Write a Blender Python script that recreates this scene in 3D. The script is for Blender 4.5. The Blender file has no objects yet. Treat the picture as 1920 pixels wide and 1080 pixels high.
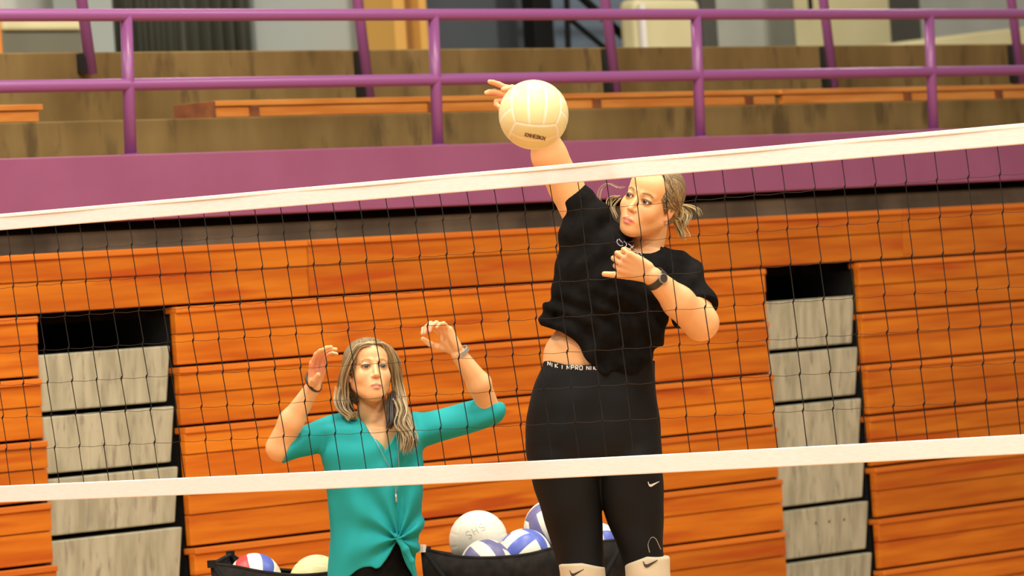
import bpy, math, random
import numpy as np
from mathutils import Vector, Matrix
random.seed(7); RNG = np.random.default_rng(5)
S = bpy.context.scene; COL = S.collection
R = math.radians

# ------------------------------------------------------------ camera, world, lights, exposure
FPX = 9000.0; EYE = 1.81; ROLL = math.atan(.0688); PITCH = 26 / FPX
F = np.array([0, math.cos(PITCH), math.sin(PITCH)])
_r0 = np.array([1.0, 0, 0]); _u0 = np.cross(_r0, F)
RC = math.cos(ROLL) * _r0 - math.sin(ROLL) * _u0
UC = math.sin(ROLL) * _r0 + math.cos(ROLL) * _u0
CAMP = np.array([0, 0, EYE])
cd = bpy.data.cameras.new('camera'); cam = bpy.data.objects.new('camera', cd); COL.objects.link(cam)
cd.sensor_width = 36; cd.lens = 36 * FPX / 1920; cd.clip_end = 200
m4 = Matrix.Identity(4)
for i in range(3):
    m4[i][0] = RC[i]; m4[i][1] = UC[i]; m4[i][2] = -F[i]; m4[i][3] = CAMP[i]
cam.matrix_world = m4
cd.dof.use_dof = True; cd.dof.focus_distance = 15.7; cd.dof.aperture_fstop = 6.3
S.camera = cam
S.view_settings.view_transform = 'Standard'; S.view_settings.look = 'None'
S.view_settings.gamma = 1; S.view_settings.use_curve_mapping = False
S.view_settings.exposure = -0.35
w = bpy.data.worlds.new('gym_air'); S.world = w; w.use_nodes = True
w.node_tree.nodes['Background'].inputs[0].default_value = (1.0, .93, .82, 1)
w.node_tree.nodes['Background'].inputs[1].default_value = .30

def area(name, loc, aim, size, power, color=(1, .91, .78)):
    l = bpy.data.lights.new(name, 'AREA'); l.size = size; l.energy = power; l.color = color
    o = bpy.data.objects.new(name, l); COL.objects.link(o); o.location = loc
    o.rotation_euler = (Vector(aim) - Vector(loc)).to_track_quat('-Z', 'Y').to_euler()
for i, (x, y) in enumerate([(-5, 6), (1, 6), (7, 6), (-5, 11.5), (1, 11.5), (7, 11.5), (-5, 17), (1, 17), (7, 18)]):
    area('gym_ceiling_lamp', (x, y, 9.5), (x + .3, y + 1.5, 0), 1.3, 560)
for x, y in [(-7, 19), (-1.5, 25), (4, 31)]:
    area('added_gallery_fill', (x, y, 7.5), (x - 1.5, y + 2.5, 3.2), .8, 330)  # unseen fill lights, added to brighten the upper level backdrop

def at(px, py, Y):
    """world point seen at pixel (px, py) at distance Y along the view axis"""
    return CAMP + Y * (F + (px - 960) / FPX * RC + (540 - py) / FPX * UC)

# ------------------------------------------------------------ materials
def mat(name, col, rough=.6, metal=0, spec=.5):
    m = bpy.data.materials.new(name); m.use_nodes = True
    b = m.node_tree.nodes['Principled BSDF']
    b.inputs['Base Color'].default_value = (*col, 1); b.inputs['Roughness'].default_value = rough
    b.inputs['Metallic'].default_value = metal; b.inputs['Specular IOR Level'].default_value = spec
    return m
def nodes(m): return m.node_tree.nodes, m.node_tree.links, m.node_tree.nodes['Principled BSDF']
def noise_mat(name, c1, c2, scale=(1, 1, 1), nscale=4, rough=.7, spec=.4, bump=0, detail=4, lo=.35, hi=.65, rnd=0, c3=None, nscale2=30):
    m = mat(name, c1, rough, 0, spec); N, L, b = nodes(m)
    tc = N.new('ShaderNodeTexCoord'); mp = N.new('ShaderNodeMapping'); mp.inputs['Scale'].default_value = scale
    nz = N.new('ShaderNodeTexNoise'); nz.inputs['Scale'].default_value = nscale; nz.inputs['Detail'].default_value = detail
    cr = N.new('ShaderNodeValToRGB'); cr.color_ramp.elements[0].position = lo; cr.color_ramp.elements[1].position = hi
    cr.color_ramp.elements[0].color = (*c1, 1); cr.color_ramp.elements[1].color = (*c2, 1)
    L.new(tc.outputs['Object'], mp.inputs[0]); L.new(mp.outputs[0], nz.inputs['Vector']); L.new(nz.outputs[0], cr.inputs[0])
    last = cr.outputs[0]
    if rnd:
        oi = N.new('ShaderNodeObjectInfo'); mr = N.new('ShaderNodeMapRange')
        mr.inputs[3].default_value = 1 - rnd; mr.inputs[4].default_value = 1 + rnd * .6
        hs = N.new('ShaderNodeHueSaturation'); L.new(oi.outputs['Random'], mr.inputs[0]); L.new(mr.outputs[0], hs.inputs['Value'])
        L.new(last, hs.inputs['Color']); last = hs.outputs[0]
        ad = N.new('ShaderNodeVectorMath'); ad.operation = 'ADD'
        cm = N.new('ShaderNodeCombineXYZ'); mu = N.new('ShaderNodeMath'); mu.operation = 'MULTIPLY'; mu.inputs[1].default_value = 37
        L.new(oi.outputs['Random'], mu.inputs[0]); L.new(mu.outputs[0], cm.inputs[0]); L.new(mu.outputs[0], cm.inputs[1])
        L.new(tc.outputs['Object'], ad.inputs[0]); L.new(cm.outputs[0], ad.inputs[1]); L.new(ad.outputs[0], mp.inputs[0])
    if c3:
        n2 = N.new('ShaderNodeTexNoise'); n2.inputs['Scale'].default_value = nscale2; n2.inputs['Detail'].default_value = 6
        r2 = N.new('ShaderNodeValToRGB'); r2.color_ramp.elements[0].position = .56; r2.color_ramp.elements[1].position = .68
        mx = N.new('ShaderNodeMix'); mx.data_type = 'RGBA'
        L.new(mp.outputs[0], n2.inputs['Vector']); L.new(n2.outputs[0], r2.inputs[0]); L.new(r2.outputs[0], mx.inputs[0])
        L.new(last, mx.inputs[6]); mx.inputs[7].default_value = (*c3, 1); last = mx.outputs[2]
    L.new(last, b.inputs['Base Color'])
    if bump:
        bp = N.new('ShaderNodeBump'); bp.inputs['Strength'].default_value = bump; bp.inputs['Distance'].default_value = .004
        L.new(nz.outputs[0], bp.inputs['Height']); L.new(bp.outputs[0], b.inputs['Normal'])
    return m
def attr_mat(name, rough=.5, spec=.4, sss=0, sheen=0):
    m = mat(name, (.5, .5, .5), rough, 0, spec); N, L, b = nodes(m)
    a = N.new('ShaderNodeAttribute'); a.attribute_name = 'Col'; L.new(a.outputs['Color'], b.inputs['Base Color'])
    if sss:
        b.inputs['Subsurface Weight'].default_value = sss; b.inputs['Subsurface Radius'].default_value = (.02, .008, .004); b.inputs['Subsurface Scale'].default_value = .5
    return m
M = {}
M['wood'] = noise_mat('varnished_pine', (.52, .118, .006), (.68, .205, .012), (.6, 5, 9), 2.2, .45, .3, rnd=.16, c3=(.45, .075, .006), nscale2=1.5)
M['wood_lip'] = noise_mat('varnished_pine_nose', (.60, .145, .012), (.72, .21, .02), (.5, 6, 9), 2, .4, .4, rnd=.1)
M['wood_dark'] = noise_mat('dark_end_grain', (.16, .05, .02), (.26, .09, .03), (1, 4, 4), 3, .6)
M['bench'] = noise_mat('bench_pine', (.62, .20, .03), (.80, .33, .07), (.8, 6, 9), 2.2, .45, rnd=.08)
M['purple'] = noise_mat('purple_paint', (.285, .082, .178), (.31, .095, .20), (1, 1, 1), 3, .45, .5)
M['railpaint'] = mat('purple_rail_paint', (.27, .080, .25), .32, 0, .55)
M['concrete'] = noise_mat('stained_concrete', (.15, .092, .030), (.29, .195, .075), (1.4, 1, .5), 2.4, .9, .2, .3, 9, .25, .75, c3=(.12, .078, .032), nscale2=5)
M['grey'] = noise_mat('grey_carpeted_step', (.34, .33, .23), (.50, .48, .35), (4, 3, .8), 4, .9, .2, .3, 6, .35, .62, rnd=.05, c3=(.30, .28, .21), nscale2=9)
M['black'] = mat('matt_black', (.006, .006, .006), .8, 0, .2)
M['ledge'] = noise_mat('dusty_ledge', (.05, .038, .025), (.13, .10, .065), (1.2, 1, 1), 2.2, .9)
M['steel'] = mat('dark_steel', (.03, .03, .03), .5, .6)
M['floor'] = noise_mat('maple_gym_floor', (.50, .25, .09), (.60, .33, .13), (1, 8, 1), 2, .3, .5)
M['tape'] = noise_mat('white_net_tape', (.86, .83, .80), (.92, .89, .87), (6, 6, 40), 6, .8, .2)
M['cord'] = mat('black_net_cord', (.012, .010, .009), .7, 0, .2)
M['cord2'] = mat('thin_net_cord', (.035, .022, .015), .7, 0, .2)
M['wallpale'] = noise_mat('pale_plaster', (.62, .65, .60), (.70, .73, .67), (1, 1, 1), 2, .9)
M['cream'] = noise_mat('cream_panel', (.72, .66, .38), (.78, .72, .44), (1, 1, 1), 2, .6)
M['cloth'] = noise_mat('black_cart_canvas', (.012, .011, .010), (.022, .020, .018), (1, 1, 1), 30, .95, .15)

# ------------------------------------------------------------ object helpers
def tag(o, label=None, cat=None, group=None, kind=None):
    if label: o['label'] = label
    if cat: o['category'] = cat
    if group: o['group'] = group
    if kind: o['kind'] = kind
    return o
def empty(name, loc=(0, 0, 0), rz=0):
    o = bpy.data.objects.new(name, None); COL.objects.link(o); o.location = loc; o.rotation_euler.z = rz
    o.empty_display_size = .1
    return o
def link(name, verts, faces, m, parent=None, smooth=False, cols=None, mats=None, fmat=None):
    me = bpy.data.meshes.new(name); me.from_pydata([tuple(map(float, v)) for v in verts], [], [tuple(map(int, f)) for f in faces])
    for x in (mats or [m]): me.materials.append(x)
    if fmat is not None: me.polygons.foreach_set('material_index', np.asarray(fmat, dtype=np.int32))
    if smooth: me.polygons.foreach_set('use_smooth', [True] * len(me.polygons))
    if cols is not None:
        ca = me.color_attributes.new('Col', 'FLOAT_COLOR', 'POINT')
        c4 = np.ones((len(verts), 4), np.float32); c4[:, :3] = cols; ca.data.foreach_set('color', c4.ravel())
    me.update()
    o = bpy.data.objects.new(name, me); COL.objects.link(o)
    if parent: o.parent = parent
    return o
class MB:
    def __init__(s): s.v = []; s.f = []
    def add(s, v, f):
        n = len(s.v); s.v += [tuple(map(float, a)) for a in v]; s.f += [tuple(int(i) + n for i in a) for a in f]; return s
    def hexa(s, p):   # 8 points: bottom 4 ccw, top 4 ccw
        return s.add(p, [(3, 2, 1, 0), (4, 5, 6, 7), (0, 1, 5, 4), (1, 2, 6, 5), (2, 3, 7, 6), (3, 0, 4, 7)])
    def box(s, x0, x1, y0, y1, z0, z1):
        return s.hexa([(x0, y0, z0), (x1, y0, z0), (x1, y1, z0), (x0, y1, z0), (x0, y0, z1), (x1, y0, z1), (x1, y1, z1), (x0, y1, z1)])
    def tube(s, pts, r, n=8, flat=1.0, cap=True, up=None):
        v, f = sweep(pts, r, n, flat, cap, up); return s.add(v, f)
    def build(s, name, m, parent=None, smooth=False, bevel=0, seg=2):
        o = link(name, s.v, s.f, m, parent, smooth)
        if bevel:
            b = o.modifiers.new('bevel', 'BEVEL'); b.width = bevel; b.segments = seg; b.limit_method = 'ANGLE'
        return o
def sweep(pts, r, n=8, flat=1.0, cap=True, up=None):
    P = np.asarray(pts, float); K = len(P); r = np.broadcast_to(np.asarray(r, float), (K,))
    T = np.gradient(P, axis=0); T /= np.linalg.norm(T, axis=1)[:, None] + 1e-12
    a = np.array(up if up is not None else ([0, 0, 1] if abs(T[0][2]) < .9 else [1, 0, 0]), float)
    V = []; 
    for i in range(K):
        a = a - T[i] * a.dot(T[i]); a /= np.linalg.norm(a) + 1e-12; b = np.cross(T[i], a)
        for j in range(n):
            t = 2 * math.pi * j / n; V.append(P[i] + r[i] * (math.cos(t) * a + flat * math.sin(t) * b))
    Fc = [(i * n + j, i * n + (j + 1) % n, (i + 1) * n + (j + 1) % n, (i + 1) * n + j) for i in range(K - 1) for j in range(n)]
    if cap: Fc += [tuple(range(n))[::-1], tuple((K - 1) * n + j for j in range(n))]
    return np.array(V), Fc
def catmull(pts, n=8):
    P = np.asarray(pts, float)
    if len(P) < 3:
        return np.array([P[0] + (P[-1] - P[0]) * t for t in np.linspace(0, 1, n + 1)])
    Q = np.vstack([2 * P[0] - P[1], P, 2 * P[-1] - P[-2]]); out = []
    for i in range(1, len(Q) - 2):
        for t in np.linspace(0, 1, n, endpoint=False):
            p0, p1, p2, p3 = Q[i - 1:i + 3]
            out.append(.5 * (2 * p1 + (p2 - p0) * t + (2 * p0 - 5 * p1 + 4 * p2 - p3) * t * t + (3 * p1 - p0 - 3 * p2 + p3) * t ** 3))
    out.append(P[-1]); return np.array(out)

# ------------------------------------------------------------ seating side of the gym, in its own frame: x along, y depth, z up
TW = math.atan(1.13); WO = np.array([0, 22.6, 0.0])
WA = np.array([math.cos(TW), math.sin(TW), 0]); WN = np.array([-math.sin(TW), math.cos(TW), 0])
def wall_at(px, py, d):
    """(along, height) of the point seen at the pixel on the plane d behind the bleacher fronts"""
    D = F + (px - 960) / FPX * RC + (540 - py) / FPX * UC
    t = ((WO + d * WN - CAMP) @ WN) / (D @ WN); P = CAMP + t * D
    return (P - WO) @ WA, P[2]
def wroot(name): return empty(name, tuple(WO), TW)
def wo(o): o.location = tuple(WO); o.rotation_euler.z = TW; return o
SL, SR = -14.0, 22.0

o = wo(MB().box(SL, SR, -16 - 8, 12, -.2, 0).build('floor', M['floor'])); tag(o, kind='structure')
o = wo(MB().box(SL, SR, 1.6, 1.8, 0, 2.30).build('wall_under_balcony', M['concrete'])); tag(o, kind='structure')
Z_F0, Z_F1 = 2.275, 2.56
o = wo(MB().box(SL, SR, .0, .14, Z_F0, Z_F1).build('trim_1', M['purple'], bevel=.006)); tag(o, kind='structure')
o = wo(MB().box(SL, SR, .1405, 1.8, 2.30, 2.50).build('floor_balcony', M['concrete'])); tag(o, kind='structure')
o = wo(MB().box(SL, SR, .9, 1.795, 2.505, 2.765).build('floor_terrace', M['concrete'], bevel=.006)); tag(o, kind='structure')
o = wo(MB().box(SL, SR, 1.8, 9.0, 2.30, 3.15).build('floor_upper', M['concrete'], bevel=.008)); tag(o, kind='structure')
o = wo(MB().box(SL, SR, 9.0, 9.2, 3.15, 8).build('wall_back', M['wallpale'])); tag(o, kind='structure')
# concrete lip between bleachers and fascia
o = wo(MB().box(SL, SR, .06, .10, 1.9, 2.235).build('trim_2', M['ledge'])); tag(o, kind='structure')

# bleachers ------------------------------------------------------------------
PITCHZ = .2635; ZT = 2.155
xa = [wall_at(66, 620, 0)[0], wall_at(326, 620, 0)[0], wall_at(1437, 620, 0)[0], wall_at(1613, 620, 0)[0]]
def row_board(parent, x0, x1, ztop, yoff, h=PITCHZ):
    m = MB(); m.box(x0, x1, yoff, yoff + .03, ztop - h + .008, ztop - h * .47)
    m.box(x0, x1, yoff - .006, yoff + .03, ztop - h * .47 + .003, ztop - .03)
    b = m.build('row_panel', M['wood'], parent, bevel=.004)
    MB().box(x0, x1, yoff - .016, yoff + .06, ztop - .031, ztop - .004).build('seat_nose', M['wood_lip'], b, bevel=.005)
    return b
labels = ['wooden bleacher bank at the far left, left of the wider grey step stack',
          'wide wooden bleacher bank behind the two women, between the grey step stacks',
          'wooden retracted bleacher bank at the right, beyond the narrower grey step stack']
for (x0, x1), lb in zip([(SL, xa[0]), (xa[1], xa[2]), (xa[3], SR)], labels):
    t = wroot('bleacher_bank'); tag(t, lb, 'bleachers', 'retracted bleacher banks')
    for k in range(1, 8):
        row_board(t, x0, x1, ZT - k * PITCHZ, (-.006 if k % 2 else 0) - .004 * k)
    for x in ([x0 + .03] if x0 > SL + 1 else []) + ([x1 - .03] if x1 < SR - 1 else []):
        MB().box(x - .02, x + .02, .035, 1.4, .05, ZT - PITCHZ - .04).build('end_frame', M['steel'], t)
t = wroot('bleacher_top_row'); tag(t, 'continuous wooden top row of the bleachers running just below the dark gap under the balcony', 'bleachers')
js = [wall_at(575, 500, 0)[0], wall_at(1690, 440, 0)[0]]
for a, b in zip([SL] + js, js + [SR]): row_board(t, a + .003, b - .003, ZT, -.008)
for (x0, x1), lb in zip([(xa[0], xa[1]), (xa[2], xa[3])], ['wider stack of grey carpeted aisle steps at the left of the picture', 'narrower stack of grey carpeted aisle steps at the right, right of the jumping player']):
    t = wroot('aisle_steps'); tag(t, lb, 'steps', 'grey aisle step stacks')
    for k in range(7):
        z1 = 1.722 - k * PITCHZ; z0 = z1 - PITCHZ + .022
        xl, xr = x0 + .008, x1 - .030
        m = MB(); m.hexa([(xl + .008, .02, z0), (xr - .022, .02, z0), (xr - .022, .5, z0), (xl + .008, .5, z0), (xl, .0, z1), (xr, .0, z1), (xr, .5, z1), (xl, .5, z1)])
        if z0 < 0: continue
        st = m.build('step_box', M['grey'], t, bevel=.006)
        if k in (4,):
            for q in (.4, .55, .72):
                xx = xl + (xr - xl) * q; MB().box(xx - .006, xx + .006, .006, .018, z1 - .085, z1 - .055).build('bolt', M['steel'], st)
    MB().box(x0 + .002, x1 - .002, .52, .54, .02, 1.62).build('backing_panel', M['black'], t)

# guard railing ----------------------------------------------------------------
t = wroot('balcony_railing'); tag(t, 'purple painted pipe railing along the front edge of the balcony', 'railing')
def tube_part(name, a, b, r, m, parent, n=14):
    return MB().tube([a, b], r, n).build(name, m, parent, smooth=True)
ry = .07
for zz, nm in ((3.172, 'top_rail'), (2.868, 'middle_rail')):
    tube_part(nm, (SL, ry, zz), (SR, ry, zz), .0275, M['railpaint'], t)
spx = [(-330, 300), (245, 290), (821, 270), (1313, 255), (1750, 240), (2150, 215)]
for px, py in spx:
    s0 = wall_at(px, py, ry)[0]
    p = tube_part('post', (s0, ry, Z_F1), (s0 + .030, ry, 3.172), .027, M['railpaint'], t)
    MB().tube([(s0, ry, Z_F1), (s0, ry, Z_F1 + .006)], .045, 14).build('base_plate', M['railpaint'], p)
# rear railing
t = wroot('rear_railing'); tag(t, 'second purple railing further back, its posts bolted to the upper concrete step', 'railing')
for px, py, pz in [(-390, 120, 0), (172, 140, 0), (693, 185, 0), (1156, 176, 0), (1564, 166, 0), (1915, 155, 0)]:
    s0, z0 = wall_at(px, py, 1.74)
    top = wall_at(px - (19 if px < 400 else 17) * 1.0 * (py / 140), 0, 1.74)
    dx = (top[0] - s0) / (top[1] - z0)
    p = tube_part('post', (s0, 1.74, z0), (s0 + dx * (4.2 - z0), 1.74, 4.2), .028, M['railpaint'], t)
    MB().box(s0 - .036, s0 - .018, 1.735, 1.80, z0 + .01, 3.14).build('bracket', M['steel'], p)
    MB().box(s0 - .03, s0 + .03, 1.76, 1.80, z0 + .03, z0 + .10).build('bracket', M['railpaint'], p)
tube_part('top_rail', (SL, 1.74, 4.2), (SR, 1.74, 4.2), .028, M['railpaint'], t)
# benches
def bench(x0, x1, label, dark_left=False):
    t = wroot('spectator_bench'); tag(t, label, 'bench', 'wooden benches on the concrete terrace')
    z0 = 2.765
    MB().box(x0, x1, .94, 1.22, z0 + .056, z0 + .082).build('seat_board', M['bench'], t, bevel=.003)
    MB().box(x0 + (.005 if dark_left else .02), x1 - .02, .95, .985, z0 + .004, z0 + .054).build('front_board', M['bench'], t, bevel=.003)
    if dark_left: MB().box(x0 - .022, x0 - .001, .94, 1.20, z0 + .003, z0 + .080).build('end_board', M['wood_dark'], t)
    for i, f in enumerate(np.linspace(.06, .94, max(2, int((x1 - x0) / .9)))):
        xx = x0 + (x1 - x0) * f
        MB().box(xx - .025, xx + .025, .93, 1.2, z0 + .0005, z0 + .056).build('bracket', M['wood_dark'], t)
b0 = wall_at(79, 215, .95)[0]; b1 = wall_at(402, 205, .95)[0]; b2 = wall_at(1462, 185, .95)[0]
bench(SL, b0, 'short visible end of a wooden bench on the terrace at the far left')
bench(b1, b2 - .02, 'long wooden bench on the terrace behind the white ball, its left end dark', True)
bench(b2 + .01, SR, 'wooden bench on the terrace at the upper right, behind the right hand railing posts')

# upper level backdrop --------------------------------------------------------
def wx(px, d, py=50): return wall_at(px, py, d)[0]
def slab(name, p0, p1, d, th, z0, z1, m, parent=None, bev=.01):
    return MB().box(wx(p0, d), wx(p1, d), d, d + th, z0, z1).build(name, m, parent, bevel=bev)
MD = {k: mat(k, c, .8) for k, c in dict(curtain=(.075, .08, .06), slate=(.07, .085, .10), bluepad=(.15, .20, .27), doorwood=(.75, .42, .10), dkcol=(.10, .10, .085), greymat=(.17, .165, .12), darkwood=(.30, .13, .03), paleblue=(.40, .45, .43), orange=(.75, .25, .03)).items()}
# curtain with folds
x0, x1 = wx(218, 8.4), wx(468, 8.4); n = 120
cv = []; 
for i in range(n + 1):
    x = x0 + (x1 - x0) * i / n; y = 8.4 + .05 * math.sin(i * .55) + .02 * math.sin(i * 1.7)
    cv += [(x, y, 3.16), (x, y, 6)]
cf = [(2 * i, 2 * i + 2, 2 * i + 3, 2 * i + 1) for i in range(n)]
o = link('stage_curtain', cv, cf, MD['curtain'], smooth=True); so = o.modifiers.new('s', 'SOLIDIFY'); so.thickness = .02
tag(wo(o), 'dark pleated curtain hanging at the upper left behind the railing', 'curtain')
t = wroot('equipment_cabinet'); tag(t, 'low grey cabinet with a cream top at the upper left corner', 'cabinet')
z58 = wall_at(80, 58, 7.0)[1]; z30 = wall_at(80, 26, 7.0)[1]
MB().box(wx(4, 7), wx(152, 7), 7.0, 7.6, 3.151, z58).build('body', MD['greymat'], t, bevel=.01)
MB().box(wx(2, 7), wx(154, 7), 6.97, 7.63, z58 + .001, z30).build('cabinet_top', M['cream'], t, bevel=.02)
tag(wo(slab('upright_board', -40, 3, 6.6, .05, 3.151, 5.0, MD['orange'])), 'orange upright board cut by the upper left edge of the picture', 'board')
tag(wo(slab('column', 170, 214, 8.0, .35, 3.151, 7, MD['paleblue'])), 'pale grey column left of the dark curtain', 'column')
tag(wo(slab('wall_panel', 480, 738, 8.6, .1, 3.151, 7, MD['paleblue'])), 'pale blue grey wall panel between the curtain and the wooden door frame', 'panel')
t = wroot('door_frame'); tag(t, 'yellow and brown wooden door frame behind the second railing post', 'door frame')
MB().box(wx(741, 8.2), wx(762, 8.2), 8.2, 8.5, 3.151, 6).build('jamb', MD['doorwood'], t, bevel=.01)
MB().box(wx(763, 8.2), wx(788, 8.2), 8.28, 8.5, 3.151, 6).build('jamb_panel', MD['darkwood'], t, bevel=.01)
MB().box(wx(789, 8.2), wx(803, 8.2), 8.2, 8.5, 3.151, 6).build('jamb', MD['doorwood'], t, bevel=.01)
tag(wo(slab('door_leaf', 804, 1002, 8.5, .06, 3.151, 6, MD['slate'])), 'dark slate door leaf right of the wooden door frame', 'door')
tag(wo(slab('dark_opening_slab', 1003, 1038, 8.1, .12, 3.151, 6, M['black'])), 'black slab standing in for the dark opening right of the slate door', 'post')  # flat black slab painted in for the darkness of an opening
tag(wo(slab('folded_mat', 1040, 1194, 8.5, .25, 3.151, 6, MD['bluepad'])), 'blue grey padded mat standing behind black diagonal bars', 'mat')
t = wroot('folding_ladder'); tag(t, 'black diagonal bars of a folded stair frame in front of the blue mat', 'ladder')
for a, b, r in [((1085, -10), (1186, 84), .032), ((1050, 20), (1140, 95), .020), ((1062, -20), (1066, 110), .022), ((1040, -30), (1200, -28), .022)]:
    p0 = wall_at(*a, 8.0); p1 = wall_at(*b, 8.0)
    MB().tube([(p0[0], 8.0, p0[1]), (p1[0], 8.0, max(p1[1], 3.17))], r, 8).build('bar', M['black'], t)
t = wroot('padded_panel'); tag(t, 'cream padded panel left of the third railing post, rounded at the top', 'panel')
MB().box(wx(1197, 7.6), wx(1318, 7.6), 7.6, 7.8, 3.151, wall_at(1250, -3, 7.6)[1]).build('pad', M['cream'], t, bevel=.06, seg=4)
MB().box(wx(1200, 7.59), wx(1208, 7.59), 7.57, 7.60, 3.151, wall_at(1205, 8, 7.6)[1]).build('edge_strip', M['tape'], t)
tag(wo(slab('column', 1321, 1346, 8.3, .3, 3.151, 7, MD['dkcol'])), 'narrow dark column right of the third railing post', 'column')
tag(wo(slab('column', 1556, 1670, 8.0, .35, 3.151, 7, M['cream'])), 'cream column behind the leaning rear railing post at right', 'column')
tag(wo(slab('column', 1671, 1728, 8.3, .35, 3.151, 7, MD['dkcol'])), 'dark grey column left of the right hand railing post', 'column')
p = [wall_at(x, y, 6.5) for x, y in [(1695, 97), (1695, 80), (1925, 50), (1925, 97)]]
m = MB(); q = []
for yy in (6.5, 7.2): q += [(p[0][0], yy, 3.151), (p[3][0], yy, 3.151), (p[2][0], yy, p[2][1]), (p[1][0], yy, p[1][1])]
m.hexa(q); tag(wo(m.build('ramp', M['cream'], bevel=.01)), 'cream wedge shaped ramp at the upper right edge', 'ramp')
t = MB().tube([(wx(1522, 7.0), 7.0, wall_at(1522, 36, 7)[1]), (wx(1525, 7.0), 7, 5.2)], .018, 8).build('hanging_strap', M['black']); tag(wo(t), 'black strap hanging at the top between pale wall and rear post', 'strap')

# ------------------------------------------------------------ the net
TN = math.atan(.694); NB = np.array([math.cos(TN), -math.sin(TN), 0]); NO = np.array([0, 15.41, 0])
def net_at(px, py):
    NNv = np.array([math.sin(TN), math.cos(TN), 0]); D = F + (px - 960) / FPX * RC + (540 - py) / FPX * UC
    t = ((NO - CAMP) @ NNv) / (D @ NNv); P = CAMP + t * D
    return (P - NO) @ NB, P[2]
net = empty('volleyball_net', tuple(NO), -TN); tag(net, 'black mesh volleyball net with white top and bottom tapes stretched across the picture', 'net')
# fit the tape edges to sampled points
tops = [net_at(*p) for p in [(0, 401), (480, 360), (960, 316), (1440, 274), (1920, 231)]]
topb = [net_at(*p) for p in [(0, 432), (480, 392), (960, 352), (1440, 312), (1920, 270)]]
bots = [net_at(*p) for p in [(0, 911), (480, 889), (960, 866), (1440, 842), (1920, 814)]]
botb = [net_at(*p) for p in [(0, 942), (480, 923), (960, 900), (1440, 877), (1920, 851)]]
def fit(P): a = np.array(P); return np.polyfit(a[:, 0], a[:, 1], 2)
PT, PTB, PB, PBB = map(fit, (tops, topb, bots, botb))
N0, N1 = -4.6, 3.6
def pz(P, x):
    xc = min(max(x, tops[0][0]), tops[-1][0]); s = 2 * P[0] * xc + P[1]
    return np.polyval(P, xc) + s * (x - xc) * .3
def band(name, A, B, th):
    m = MB(); xs = np.linspace(N0, N1, 60); v = []
    for x in xs:
        a, b = pz(A, x), pz(B, x); wv = .0015 * math.sin(x * 9)
        v += [(x, -th + wv, a), (x, th + wv, a), (x, th + wv, b), (x, -th + wv, b)]
    f = [(4 * i + j, 4 * i + (j + 1) % 4, 4 * i + 4 + (j + 1) % 4, 4 * i + 4 + j) for i in range(59) for j in range(4)] + [(3, 2, 1, 0), (236, 237, 238, 239)]
    m.add(v, f); return m.build(name, M['tape'], net, bevel=.003)
tt = band('top_tape', PT, PTB, .006); band('bottom_tape', PB, PBB, .005)
m = MB(); xs = np.linspace(N0, N1, 60)
for k in (.18, .22):
    m.tube([(x, -.0065, pz(PT, x) * (1 - k) + pz(PTB, x) * k) for x in xs], .0012, 4, cap=False)
m.build('stitching', noise_mat('tape_stitch', (.75, .66, .52), (.8, .7, .56)), tt)
CX = .1085; CZ = .1035
mv = MB(); mh = MB(); cols_ = []
nx = int((N1 - N0) / CX)
for i in range(nx + 1):
    x0 = N0 + i * CX
    zt = pz(PTB, x0); zb = pz(PB, x0)
    lean = math.tan(R(float(np.interp(x0, [-2.2, -1.0, -.2, .5, 1.9], [2.2, 3.6, 2.9, 1.4, .4])))) / .80
    pts = []; z = zt; x = x0; k = 0; first = .55 if True else 1
    r_ = .0016
    rr = []
    j0 = RNG.uniform(-.004, .004)
    while z > zb + .001:
        pts.append((x, 0, z)); rr.append(r_)
        z2 = z - (CZ * .82 if k == 0 else CZ)
        x2 = x + lean * CZ * (.8 if k < 3 else 1.1) + .0040
        if z2 < zb + .03: z2 = zb - .01; 
        else:
            pts.append((x2 + j0 * .3, .001, z2 + .008)); rr.append(r_)
            pts.append((x2 - .001, -.001, z2 + .003)); rr.append(r_ * 1.9)
            pts.append((x2 - .005, 0, z2 - .004)); rr.append(r_ * 1.6)
            x2 -= .0040; z2 -= .009
            cols_.append((i, k, x2 + .004, z2 + .008))
        z = z2; x = x2; k += 1
    pts.append((x, 0, zb - .005)); rr.append(r_)
    # parameter clean-up: keep the cord vertical over the drop
    mv.tube(pts, rr, 6, cap=False, up=(1, 0, 0))
rows = {}
for i, k, x, z in cols_: rows.setdefault(k, []).append((x, 0, z))
for k, p in rows.items():
    q = []
    for a, b in zip(p[:-1], p[1:]):
        q.append(a); q.append(((a[0] + b[0]) / 2, 0, (a[2] + b[2]) / 2 - .0035))
    q.append(p[-1]); mh.tube(q, .0008, 5, cap=False)
nm = mv.build('net_mesh', M['cord'], net, smooth=True); mh.build('cross_cords', M['cord2'], net, smooth=True)

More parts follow.
